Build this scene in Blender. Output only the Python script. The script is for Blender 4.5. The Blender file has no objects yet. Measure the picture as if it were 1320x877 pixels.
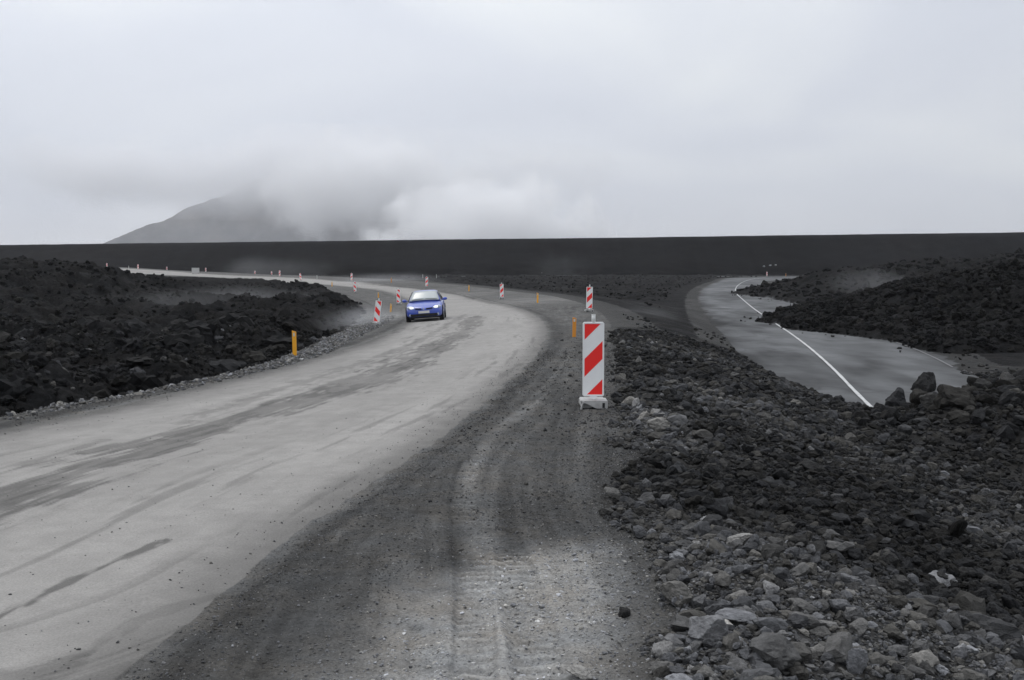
import bpy, bmesh, math, random
import numpy as np
from mathutils import Vector, Matrix, noise as mnoise
R = math.radians
rng = np.random.default_rng(7)
random.seed(7)
S = bpy.context.scene
COL = S.collection

# ------------------------------------------------------------------ camera
CAM_H = 1.92
F_PX = 1400.0                       # focal length for a 1320 px wide frame
PITCH = math.atan(98.5 / F_PX)
cam_data = bpy.data.cameras.new('camera')
cam = bpy.data.objects.new('camera', cam_data)
COL.objects.link(cam)
cam.location = (0, 0, CAM_H)
cam.rotation_euler = (R(90) - PITCH, 0, 0)
cam_data.sensor_width = 36
cam_data.lens = 36 * F_PX / 1320
cam_data.clip_start = 0.05
cam_data.clip_end = 20000
S.camera = cam

# ------------------------------------------------------------------ light
SUN_EL, SUN_AZ = 52, -35            # azimuth measured from +Y towards +X
W = bpy.data.worlds.new('World')
S.world = W
W.use_nodes = True
nt = W.node_tree
nt.nodes.clear()
def N(t, typ, **kw):
    n = t.nodes.new(typ)
    for k, v in kw.items():
        setattr(n, k, v)
    return n
out = N(nt, 'ShaderNodeOutputWorld')
bg = N(nt, 'ShaderNodeBackground')
bg.inputs['Strength'].default_value = 0.1
sky = N(nt, 'ShaderNodeTexSky', sky_type='NISHITA', sun_disc=False)
sky.sun_elevation = R(SUN_EL)
sky.sun_rotation = R(SUN_AZ)
tc = N(nt, 'ShaderNodeTexCoord')
mp = N(nt, 'ShaderNodeMapping')
mp.inputs['Scale'].default_value = (1.0, 1.0, 2.6)
mp.inputs['Location'].default_value = (3.1, 1.7, 0.4)
nz = N(nt, 'ShaderNodeTexNoise')
nz.inputs['Scale'].default_value = 2.3
nz.inputs['Detail'].default_value = 5
nz.inputs['Roughness'].default_value = 0.46
nz.inputs['Distortion'].default_value = 0.5
rp = N(nt, 'ShaderNodeValToRGB')
e = rp.color_ramp.elements
e[0].position = 0.30; e[0].color = (5.35, 5.65, 6.4, 1)
e[1].position = 0.72; e[1].color = (8.2, 8.4, 8.4, 1)
m = rp.color_ramp.elements.new(0.5); m.color = (6.55, 6.8, 7.35, 1)
# the cloud deck is brighter towards the hidden sun
dotn = N(nt, 'ShaderNodeVectorMath', operation='DOT_PRODUCT')
sv = Vector((math.sin(R(SUN_AZ - 12)) * math.cos(R(38)), math.cos(R(SUN_AZ - 12)) * math.cos(R(38)), math.sin(R(38))))
dotn.inputs[1].default_value = sv
mr = N(nt, 'ShaderNodeMapRange')
mr.inputs['From Min'].default_value = 0.2
mr.inputs['From Max'].default_value = 1.0
mr.inputs['To Min'].default_value = 0.86
mr.inputs['To Max'].default_value = 1.14
mulc = N(nt, 'ShaderNodeVectorMath', operation='SCALE')
mixc = N(nt, 'ShaderNodeMixRGB')
mixc.inputs['Fac'].default_value = 0.92
L = nt.links.new
sepz = N(nt, 'ShaderNodeSeparateXYZ')
zen = N(nt, 'ShaderNodeMapRange')            # an overcast sky is brightest overhead
zen.inputs['From Min'].default_value = 0.0
zen.inputs['From Max'].default_value = 1.0
zen.inputs['To Min'].default_value = 1.0
zen.inputs['To Max'].default_value = 2.15
zmul = N(nt, 'ShaderNodeMath', operation='MULTIPLY')
L(tc.outputs['Generated'], sepz.inputs[0]); L(sepz.outputs['Z'], zen.inputs['Value'])
L(mr.outputs[0], zmul.inputs[0]); L(zen.outputs[0], zmul.inputs[1])
L(tc.outputs['Generated'], mp.inputs['Vector']); L(mp.outputs[0], nz.inputs['Vector'])
L(nz.outputs['Fac'], rp.inputs['Fac'])
L(tc.outputs['Generated'], dotn.inputs[0]); L(dotn.outputs['Value'], mr.inputs['Value'])
L(rp.outputs['Color'], mulc.inputs[0]); L(zmul.outputs[0], mulc.inputs['Scale'])
L(sky.outputs[0], mixc.inputs['Color1']); L(mulc.outputs[0], mixc.inputs['Color2'])
L(mixc.outputs[0], bg.inputs['Color']); L(bg.outputs[0], out.inputs['Surface'])

sun_d = bpy.data.lights.new('sun', 'SUN')
sun_d.energy = 0.8
sun_d.angle = R(25)
sun_d.color = (1.0, 0.94, 0.84)
sun = bpy.data.objects.new('sun', sun_d)
COL.objects.link(sun)
sdir = Vector((math.sin(R(SUN_AZ)) * math.cos(R(SUN_EL)), math.cos(R(SUN_AZ)) * math.cos(R(SUN_EL)), math.sin(R(SUN_EL))))
sun.rotation_euler = sdir.to_track_quat('Z', 'Y').to_euler()

vs = S.view_settings
vs.view_transform = 'Standard'; vs.look = 'None'; vs.exposure = 0; vs.gamma = 1
vs.use_curve_mapping = False
S.cycles.volume_step_rate = 1.0
S.cycles.volume_max_steps = 256
S.cycles.volume_bounces = 8
S.cycles.max_bounces = 10
S.cycles.diffuse_bounces = 3

# ------------------------------------------------------------------ numpy noise
def _hash(ix, iy, seed):
    h = (ix.astype(np.int64) * 374761393 + iy.astype(np.int64) * 668265263 + seed * 1442695041) & 0xFFFFFFFF
    h = ((h ^ (h >> 13)) * 1274126177) & 0xFFFFFFFF
    h = h ^ (h >> 16)
    return (h & 0xFFFFFF).astype(np.float64) / 0xFFFFFF
def vnoise(x, y, seed=0):           # smooth value noise, -1..1
    fx = np.floor(x); fy = np.floor(y)
    tx = x - fx; ty = y - fy
    tx = tx * tx * tx * (tx * (tx * 6 - 15) + 10); ty = ty * ty * ty * (ty * (ty * 6 - 15) + 10)
    a = _hash(fx, fy, seed); b = _hash(fx + 1, fy, seed)
    c = _hash(fx, fy + 1, seed); d = _hash(fx + 1, fy + 1, seed)
    return 2 * ((a * (1 - tx) + b * tx) * (1 - ty) + (c * (1 - tx) + d * tx) * ty) - 1
def fbm(x, y, oct=4, seed=0, gain=0.5):
    s = 0; a = 1; n = 0
    for k in range(oct):
        s = s + a * vnoise(x * 2 ** k + 17.3 * k, y * 2 ** k - 9.1 * k, seed + k)
        n += a; a *= gain
    return s / n
def domes(x, y, seed=0):            # blocks of random height packed side by side
    fx = np.floor(x); fy = np.floor(y)
    best = np.zeros_like(x)
    for i in (-1, 0, 1):
        for j in (-1, 0, 1):
            cx = fx + i; cy = fy + j
            px = cx + 0.15 + 0.7 * _hash(cx, cy, seed); py = cy + 0.15 + 0.7 * _hash(cx, cy, seed + 5)
            r = 0.42 + 0.45 * _hash(cx, cy, seed + 9); hh = 0.25 + 0.75 * _hash(cx, cy, seed + 11)
            an = _hash(cx, cy, seed + 13) * 6.28; st = 0.7 + 0.6 * _hash(cx, cy, seed + 17)
            dx = x - px; dy = y - py
            u = (dx * np.cos(an) + dy * np.sin(an)) * st; v = (-dx * np.sin(an) + dy * np.cos(an)) / st
            d = (np.abs(u) ** 2.6 + np.abs(v) ** 2.6) ** (1 / 2.6) / r
            best = np.maximum(best, hh * np.sqrt(np.clip(1 - d ** 2, 0, 1)))
    return best
def sstep(a, b, x):
    t = np.clip((x - a) / (b - a), 0, 1)
    return t * t * (3 - 2 * t)

# ------------------------------------------------------------------ land form
ctrl = np.array([
    (0, 3, 0), (-6, 5, -.05), (3, 3, 0), (-14, 8, -.3), (1.07, 14.3, -.02), (-6.2, 19, -.25), (-5.5, 27, -.45), (-12, 17, -.4),
    (4, 33, -.12), (3.6, 51, -.3), (-6.5, 53, -1.0), (-4.4, 55, -.86), (-9, 86, -1.25), (-.8, 85, -.8), (4, 68, -.45),
    (-17.3, 120, -1.15), (-9.6, 122, -.7), (-22.5, 152, -.62), (-30, 160, -.95), (-43, 205, -.45), (-58, 215, -.4), (-80, 235, .25),
    (-94, 268, .7), (-106, 280, .9), (-130, 265, 1.0), (-40, 260, -.4)], float)
def _phi(r2):
    return 0.5 * r2 * np.log(r2 + 1e-9)
def _fit(c, lam=3.0):
    n = len(c); P = c[:, :2] / 10.0
    d2 = ((P[:, None] - P[None]) ** 2).sum(-1)
    A = np.zeros((n + 3, n + 3))
    A[:n, :n] = _phi(d2) + lam * 0.02 * np.eye(n)
    A[:n, n] = 1; A[:n, n + 1:] = P; A[n, :n] = 1; A[n + 1:, :n] = P.T
    return P, np.linalg.solve(A, np.concatenate([c[:, 2], [0, 0, 0]]))
TP, TW = _fit(ctrl)
def z_high(x, y):
    X = x / 10.0; Y = y / 10.0
    s = TW[len(TP)] + TW[len(TP) + 1] * X + TW[len(TP) + 2] * Y
    for (px, py), w in zip(TP, TW):
        s = s + w * _phi((X - px) ** 2 + (Y - py) ** 2)
    return np.clip(s, -1.6, 1.6)
Z_OLD = -1.5
def rays(pts, zf):
    """photograph pixels -> points where the view meets the height field zf"""
    pts = np.array(pts, float)
    u = pts[:, 0] - 660; v = 438.5 - pts[:, 1]
    d = np.stack([u, F_PX * math.cos(PITCH) + v * math.sin(PITCH), -F_PX * math.sin(PITCH) + v * math.cos(PITCH)], 1) / F_PX
    t = np.geomspace(2.5, 420, 3000)
    X = d[:, 0:1] * t; Y = d[:, 1:2] * t; Z = CAM_H + d[:, 2:3] * t
    g = Z - zf(X, Y)
    res = []
    for k in range(len(pts)):
        i = np.argmax(g[k] < 0)
        if g[k][i] >= 0 or i == 0:
            i = len(t) - 1
        a = g[k][i - 1] / (g[k][i - 1] - g[k][i] + 1e-12); a = min(max(a, 0), 1)
        tt = t[i - 1] + a * (t[i] - t[i - 1])
        res.append((d[k, 0] * tt, d[k, 1] * tt))
    return np.array(res)
zo = lambda x, y: np.full_like(x, Z_OLD)
def curve(pts, n=6):                 # Catmull-Rom through points
    P = np.vstack([2 * pts[0] - pts[1], pts, 2 * pts[-1] - pts[-2]])
    o = []
    for i in range(1, len(P) - 2):
        for t in np.arange(n) / n:
            o.append(0.5 * (2 * P[i] + (P[i + 1] - P[i - 1]) * t + (2 * P[i - 1] - 5 * P[i] + 4 * P[i + 1] - P[i + 2]) * t * t
                            + (-P[i - 1] + 3 * P[i] - 3 * P[i + 1] + P[i + 2]) * t ** 3))
    o.append(P[-2])
    return np.array(o)
_G = {}
def sdist(x, y, poly):               # signed distance, negative inside
    if _G and x is _G['x']:          # on the big grid: every third vertex, then interpolate
        return _up(_sdist(_G['cx'], _G['cy'], poly), x.shape)
    return _sdist(x, y, poly)
def _up(c, shape):
    k = 3
    i = np.minimum(np.arange(shape[0]) / k, c.shape[0] - 1); j = np.minimum(np.arange(shape[1]) / k, c.shape[1] - 1)
    i0 = np.minimum(i.astype(int), c.shape[0] - 2); j0 = np.minimum(j.astype(int), c.shape[1] - 2)
    a = (i - i0)[:, None]; b = (j - j0)[None]
    c0 = c[i0] * (1 - a) + c[i0 + 1] * a
    return c0[:, j0] * (1 - b) + c0[:, j0 + 1] * b
def _sdist(x, y, poly):
    d2 = np.full(x.shape, 1e12); ins = np.zeros(x.shape, bool)
    n = len(poly)
    for i in range(n):
        ax, ay = poly[i]; bx, by = poly[(i + 1) % n]
        ex, ey = bx - ax, by - ay; l2 = ex * ex + ey * ey
        if l2 < 1e-12: continue
        t = np.clip(((x - ax) * ex + (y - ay) * ey) / l2, 0, 1)
        d2 = np.minimum(d2, (x - ax - t * ex) ** 2 + (y - ay - t * ey) ** 2)
        c = (ay > y) != (by > y)
        if ey != 0: ins ^= c & (x < (y - ay) * ex / ey + ax)
    d = np.sqrt(d2)
    return np.where(ins, -d, d)
def ldist(x, y, line):               # (distance, along, signed side) to a polyline
    if _G and x is _G['x']:
        if len(line) > 12:
            d, s_, t_ = _ldist(_G['cx'], _G['cy'], line)
            t_ = _up(t_, x.shape); return np.abs(t_), _up(s_, x.shape), t_
        lo = line.min(0) - 3; hi = line.max(0) + 3
        m = (x > lo[0]) & (x < hi[0]) & (y > lo[1]) & (y < hi[1])
        o = [np.full(x.shape, 99.), np.zeros(x.shape), np.full(x.shape, 99.)]
        for a, b in zip(o, _ldist(x[m], y[m], line)): a[m] = b
        return o
    return _ldist(x, y, line)
def _ldist(x, y, line):
    d2 = np.full(x.shape, 1e12); s_ = np.zeros(x.shape); sg = np.zeros(x.shape); acc = 0
    for i in range(len(line) - 1):
        ax, ay = line[i]; ex, ey = line[i + 1] - line[i]; l2 = ex * ex + ey * ey
        if l2 < 1e-12: continue
        t = np.clip(((x - ax) * ex + (y - ay) * ey) / l2, 0, 1)
        q = (x - ax - t * ex) ** 2 + (y - ay - t * ey) ** 2
        m = q < d2; l = math.sqrt(l2)
        d2 = np.where(m, q, d2); s_ = np.where(m, acc + t * l, s_)
        sg = np.where(m, np.sign(ex * (y - ay) - ey * (x - ax)), sg); acc += l
    d = np.sqrt(d2)
    return d, s_, d * sg

plat_out = rays([(835, 877), (822, 760), (806, 640), (800, 530), (795, 460), (785, 415), (762, 396), (735, 387), (700, 380), (650, 374.5), (600, 368.5), (550, 364),
                 (500, 360.5), (450, 358), (390, 355.5), (300, 352), (220, 348.5), (140, 344.3)], z_high)
plat_in = rays([(140, 352), (200, 356), (260, 359), (330, 364.5), (390, 370), (430, 376), (462, 385), (484, 396), (486, 410), (440, 434),
                (390, 458), (300, 482), (200, 504), (100, 521), (0, 539)], z_high)
PLAT = curve(np.vstack([[(.45, -6), (.55, 1)], plat_out, [(-128, 292), (-150, 294), (-150, 255), (-125, 245)], plat_in, [(-8.9, 5), (-11, -6)]]), 4)
road_r = rays([(150, 877), (270, 780), (380, 690), (500, 610), (600, 540), (655, 490), (685, 465), (700, 442), (704, 425), (697, 412), (675, 400), (640, 391), (600, 381), (556, 374),
               (515, 369.5), (474, 364.5), (412, 360), (330, 356.2), (250, 352), (140, 345.5)], z_high)
road_l = rays([(140, 351), (200, 354), (260, 357), (330, 361.5), (400, 366.5), (440, 369.5), (487, 375), (515, 384), (528, 392), (530, 404), (519, 419), (474, 440), (433, 453), (346, 478),
               (200, 512), (100, 534), (0, 555)], z_high)
ROAD = curve(np.vstack([[(-1.7, -6), (-2.0, 1)], road_r, [(-128, 284), (-150, 286), (-150, 270), (-125, 262)], road_l, [(-8.2, 5), (-10.2, -6)]]), 4)
OLD = curve(np.vstack([rays([(1150, 560), (1075, 524), (1030, 512), (990, 500), (960, 484), (945, 465), (935, 445), (921, 425), (909, 405), (901, 388), (904, 373), (925, 363), (955, 358)], zo),
                       [(92, 284), (150, 286), (150, 274), (100, 272)],
                       rays([(1010, 361), (990, 366), (985, 374), (1010, 384), (1060, 400), (1110, 414), (1160, 430), (1205, 453), (1245, 478), (1262, 492), (1262, 510), (1250, 560)], zo)]), 3)
TRACK = np.array([(-60, 281), (30, 282), (92, 278), (150, 279), (150, 286), (92, 288), (30, 290), (-60, 290)], float)
RLAVA = np.vstack([rays([(945, 379), (968, 382), (992, 384.5), (1018, 390.5), (1043, 393.5), (1030, 399.5), (1005, 405.5), (974.5, 414.8), (1000, 418), (1014.5, 425), (1050, 427.6),
                         (1094, 432.5), (1149, 440), (1185, 452), (1228, 457), (1330, 454.5)], zo),
                   [(60, 40), (140, 60), (300, 120), (300, 262), (200, 262), (92, 262), (72, 243), (58, 215), (44, 178), (33, 148)]])
streak = curve(rays([(-260, 720), (-100, 668), (0, 635), (100, 603), (200, 576), (300, 546), (400, 515), (480, 487), (550, 455), (595, 428), (614, 408)], z_high), 3)
streak2 = rays([(-60, 830), (0, 795), (60, 764), (120, 737), (205, 698)], z_high)
streak3 = rays([(-40, 616), (60, 590), (130, 568)], z_high)
streak4 = rays([(0, 872), (60, 858), (110, 845)], z_high)
streak5 = rays([(470, 366), (540, 372), (600, 380), (640, 392)], z_high)
line_w = curve(rays([(1123, 526), (1100, 503), (1080, 482), (1060, 463), (1040, 446), (1020, 431), (1008, 423), (990, 411), (970, 397), (957, 386), (950, 379.5), (948, 373.5), (952, 367.5),
                     (961, 362.5), (975, 359), (995, 356.7)], zo), 5)

def inside_dist(x, y, poly): return -sdist(x, y, poly)
def rough_lava(x, y, a=1.0, seed=0):
    w = fbm(x * .5, y * .5, 3, seed + 40)
    xx = x + .5 * w; yy = y + .5 * fbm(x * .5 + 9, y * .5, 3, seed + 44)
    h = .95 * fbm(x * .14, y * .14, 4, seed, .6) + .70 * domes(xx / 2.6, yy / 2.6, seed + 1) + .42 * domes(xx / 1.1, yy / 1.1, seed + 2)
    h = h + .22 * domes(xx / .47, yy / .47, seed + 3) + .09 * domes(xx / .2, yy / .2, seed + 4) + .10 * fbm(x * 1.7, y * 1.7, 4, seed + 6, .6)
    return a * h
PILES = [(9.3, 21.5, 1.9, 1.6, .62), (11.3, 22.5, 2.2, 2.0, .55), (13.5, 23.5, 2.5, 2.2, .5), (1.9, 12.3, .45, .5, .10), (2.2, 7.4, .5, .6, .10), (1.5, 6.3, .45, .6, .08)]
def where_only(m, x, y, fn):
    o = np.zeros(x.shape); o[m] = fn(x[m], y[m]); return o
def height(x, y, full=True):
    """height of the land, with the region index: 0 shoulder 1 gravel road 2 asphalt 3 rubble 4 lava left 5 lava right 6 lava plain 7 track"""
    dP = sdist(x, y, PLAT); dG = sdist(x, y, ROAD); dO = sdist(x, y, OLD); dR = sdist(x, y, RLAVA); dT = sdist(x, y, TRACK)
    wob = .16 * fbm(x * 2.6, y * 2.6, 4, 77) * np.clip(y / 14, .4, 1.0)
    dG2 = dG + wob * .55; dP2 = dP + wob
    zh = z_high(x, y)
    # left or right of the new road?
    left = np.zeros(x.shape, bool)
    inner = np.vstack([[(-130, 240)], plat_in, [(-8.9, 5), (-11, -6), (-400, -6), (-400, 240)]])
    left = sdist(x, y, inner) < 0
    left |= (x < -8) & (y < 3)
    # right hand side slope down to the old road
    wslope = 6.5 + np.clip((y - 30) * .07, 0, 5)
    t = np.clip(dP / wslope, 0, 1)
    zR = zh * (1 - sstep(0, 1, t)) + Z_OLD * sstep(0, 1, t)
    for (px, py, sx, sy, hh) in PILES:
        zR = zR + hh * np.exp(-((x - px) / sx) ** 2 - ((y - py) / sy) ** 2)
    z = np.where(dP < 0, zh, zR)
    rubble_w = (1 - sstep(24, 33, y - .25 * np.maximum(x - 8, 0)))
    flat_old = sstep(-.1, 1.2, dO)
    bump = where_only((dP > 0) & ~left, x, y, lambda a, b: .10 * fbm(a * 1.3, b * 1.3, 4, 21) + .06 * domes(a / .35, b / .35, 23) + .03 * domes(a / .15, b / .15, 24))
    dark_plain = sstep(5, 10, dP) * sstep(1.5, 6, dO) * sstep(40, 70, y) * sstep(.5, 6, dT)
    plain = where_only(dark_plain > 0, x, y, lambda a, b: rough_lava(a, b, .6, 60) - .2)
    zz = bump * (sstep(0, .5, dP)) * flat_old * (.25 + .75 * rubble_w) + plain * dark_plain
    z = np.where((dP > 0) & ~left, z + zz, z)
    z = np.where((dP > 0) & ~left & (dO < 0) & (dR > 0), np.where(y > 24, Z_OLD + .012 * fbm(x * .4, y * .4, 2, 31), z), z)
    z = np.where((dT < 0), Z_OLD + .1, z)
    # right lava flow, thick and blocky
    din = -dR + .5 * fbm(x * .8, y * .8, 3, 15) * (y / 80)
    hR = (.38 * sstep(0, 1.6, din) + .5 * sstep(3, 9, din) + np.clip(din - 2, 0, 45) * .085 + .7 * sstep(3, 14, din) * fbm(x * .09, y * .09, 2, 90)
          + (where_only(dR < 3, x, y, lambda a, b: rough_lava(a, b, .95, 100)) - .25) * (.30 * sstep(0, 1.5, din) + .70 * sstep(3, 9, din)) + .05)
    inR = (din > 0)
    z = np.where(inR, Z_OLD - .05 + np.maximum(hR, 0.02 + .3 * sstep(0, .5, din)), z)
    # left lava field
    dl = dP + .25 * fbm(x * .9, y * .9, 3, 5) * np.clip(y / 25, .5, 3)
    lv = (-1.05 + .35 * sstep(45, 75, y)) * sstep(0, 2.5, dl)
    mound = 2.5 * np.exp(-(((x + 40.5) / 12) ** 2) ** 1.6 - (((y - 84) / 12) ** 2) ** 1.4) + 1.1 * np.exp(-((x + 60) / 16) ** 2 - ((y - 96) / 14) ** 2)
    base = np.where(y < 40, zh, np.minimum(zh, -.2) * .5 - .1)
    zl = zh * (1 - sstep(0, 3, dl)) + (base * .6) * sstep(0, 3, dl) + lv + (where_only(left & (dP > -.5), x, y, lambda a, b: rough_lava(a, b, 1.0, 200)) * .95) * sstep(.6, 3.2, dl) + mound * sstep(1, 12, dl)
    cap = .22 - .0042 * (y - 45) + .22 * fbm(x * .5, y * .25, 3, 230) + mound
    zl = np.where(y > 42, np.minimum(zl, cap * sstep(42, 55, y) + 2.0 * (1 - sstep(42, 55, y))), zl)
    z = np.where(left & (dP > 0), zl + .04 * fbm(x * 3, y * 3, 3, 8) * sstep(0, .6, dP), z)
    # platform detail
    d1, s1, t1 = ldist(x, y, streak)
    rut = -.018 * np.exp(-((d1 - .1) / .35) ** 2) + .010 * fbm(x * 1.2, y * 1.2, 3, 3)
    shoulder = sstep(-.05, .25, dG2)
    wr = .045 * np.exp(-((dG2 - .32) / .16) ** 2) + .03 * np.exp(-((dG2 - .85) / .2) ** 2)
    sh = wr * (.4 + .6 * np.abs(fbm(x * 2.5, y * 2.5, 3, 12))) + .020 * fbm(x * 2.2, y * 2.2, 4, 13) + .010 * where_only((y < 25) & (dP < .5), x, y, lambda a, b: domes(a / .09, b / .09, 14))
    z = np.where(dP < 0, z + rut * (1 - shoulder) + sh * shoulder, z)
    reg = np.full(x.shape, 3)
    reg = np.where(dark_plain > .4, 6, reg)
    reg = np.where((y > 36) & (reg == 3), np.where((dP > 1.6 + .8 * wob) & (dO > 1.3 + wob), 6, 0), reg)
    reg = np.where((dO + .55 * fbm(x * .8, y * .8, 5, 71, .6) < -.1) & (dP > 0) & (y > 24), 2, reg)
    reg = np.where(dT < 0, 7, reg)
    reg = np.where(inR, 5, reg)
    reg = np.where(left & (dP > 0), np.where(dl > 1.0, 4, 0), reg)
    edge_r = (dP + .35 * fbm(x * 1.4, y * 1.4, 4, 79) > 0) & (y < 36) & (x > -.5) & (dG > .5)
    reg = np.where(dP < 0, np.where(dG2 < 0, 1, np.where(edge_r, 3, 0)), np.where((reg == 3) & ~edge_r, 0, reg))
    return z, reg, dict(dP=dP, dG=dG2, dO=dO, dR=dR, dl=dl, left=left, d1=d1, s1=s1, t1=t1, din=din)

def ground_pt(u, v):
    zf = lambda x, y: z_high(x, y)
    return rays([(u, v)], zf)[0]

# ------------------------------------------------------------------ object helpers
def tag(o, label=None, cat=None, group=None, kind=None):
    if label: o['label'] = label
    if cat: o['category'] = cat
    if group: o['group'] = group
    if kind: o['kind'] = kind
    return o
def link(name, data, parent=None, mat=None):
    o = bpy.data.objects.new(name, data)
    COL.objects.link(o)
    if parent is not None: o.parent = parent
    if mat is not None and data is not None and not data.materials: data.materials.append(mat)
    return o
def np_mesh(name, V, Fq, attrs=None, smooth=True):
    me = bpy.data.meshes.new(name)
    n, k = Fq.shape
    me.vertices.add(len(V)); me.vertices.foreach_set('co', np.ascontiguousarray(V, np.float32).ravel())
    me.loops.add(n * k); me.loops.foreach_set('vertex_index', np.ascontiguousarray(Fq, np.int32).ravel())
    me.polygons.add(n)
    me.polygons.foreach_set('loop_start', np.arange(0, n * k, k, dtype=np.int32))
    me.polygons.foreach_set('loop_total', np.full(n, k, np.int32))
    me.polygons.foreach_set('use_smooth', np.full(n, smooth))
    for a, (typ, arr) in (attrs or {}).items():
        at = me.attributes.new(a, typ, 'POINT')
        at.data.foreach_set('value' if typ == 'FLOAT' else 'vector' if typ == 'FLOAT_VECTOR' else 'value', np.ascontiguousarray(arr, np.float32 if typ != 'INT' else np.int32).ravel())
    me.update(); me.validate()
    return me
def bm_obj(name, bm, mat, parent=None, smooth=False):
    me = bpy.data.meshes.new(name)
    bmesh.ops.recalc_face_normals(bm, faces=bm.faces)
    bm.to_mesh(me); bm.free()
    for p in me.polygons: p.use_smooth = smooth
    return link(name, me, parent, mat)
def add_box(bm, c, s, bev=0.0, rot=None):
    r = bmesh.ops.create_cube(bm, size=1)
    M = Matrix.Translation(c) @ (rot.to_matrix().to_4x4() if rot else Matrix()) @ Matrix.Diagonal((*s, 1))
    bmesh.ops.transform(bm, matrix=M, verts=r['verts'])
    if bev:
        es = list({e for v in r['verts'] for e in v.link_edges})
        bmesh.ops.bevel(bm, geom=es, offset=bev, segments=2, affect='EDGES')
def add_cyl(bm, c, r, d, axis='Z', seg=24, r2=None):
    q = bmesh.ops.create_cone(bm, cap_ends=True, segments=seg, radius1=r, radius2=r if r2 is None else r2, depth=d)
    rot = {'Z': Matrix(), 'X': Matrix.Rotation(R(90), 4, 'Y'), 'Y': Matrix.Rotation(R(90), 4, 'X')}[axis]
    bmesh.ops.transform(bm, matrix=Matrix.Translation(c) @ rot, verts=q['verts'])
def add_prism(bm, poly, axis, a0, a1):
    """extrude a polygon: axis 'Y' takes (x,z) points, 'X' takes (y,z), 'Z' takes (x,y)"""
    f = {'Y': lambda p, a: (p[0], a, p[1]), 'X': lambda p, a: (a, p[0], p[1]), 'Z': lambda p, a: (p[0], p[1], a)}[axis]
    A = [bm.verts.new(f(p, a0)) for p in poly]; B = [bm.verts.new(f(p, a1)) for p in poly]
    bm.faces.new(A); bm.faces.new(B[::-1])
    for i in range(len(poly)):
        j = (i + 1) % len(poly)
        bm.faces.new((A[i], B[i], B[j], A[j]))

# ------------------------------------------------------------------ materials
def new_mat(name):
    m = bpy.data.materials.new(name); m.use_nodes = True
    t = m.node_tree; b = t.nodes['Principled BSDF']
    return m, t, b
def plain(name, col, rough=.5, spec=.5, metal=0, dirt=0.0, dscale=6, coat=0, emit=None, estr=0, dcol=(.30, .29, .27)):
    m, t, b = new_mat(name)
    b.inputs['Base Color'].default_value = (*col, 1)
    b.inputs['Roughness'].default_value = rough
    b.inputs['Specular IOR Level'].default_value = spec
    b.inputs['Metallic'].default_value = metal
    b.inputs['Coat Weight'].default_value = coat
    if emit:
        b.inputs['Emission Color'].default_value = (*emit, 1); b.inputs['Emission Strength'].default_value = estr
    if dirt:
        c = N(t, 'ShaderNodeTexCoord'); n = N(t, 'ShaderNodeTexNoise'); n.inputs['Scale'].default_value = dscale; n.inputs['Detail'].default_value = 6
        n.inputs['Roughness'].default_value = .7
        r = N(t, 'ShaderNodeMapRange'); r.inputs['From Min'].default_value = .42; r.inputs['From Max'].default_value = .75
        r.inputs['To Min'].default_value = dirt * .25; r.inputs['To Max'].default_value = dirt
        x = N(t, 'ShaderNodeMixRGB'); x.inputs['Color1'].default_value = (*col, 1); x.inputs['Color2'].default_value = (*dcol, 1)
        K = t.links.new
        K(c.outputs['Object'], n.inputs['Vector']); K(n.outputs['Fac'], r.inputs['Value']); K(r.outputs[0], x.inputs['Fac']); K(x.outputs[0], b.inputs['Base Color'])
    return m
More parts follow.
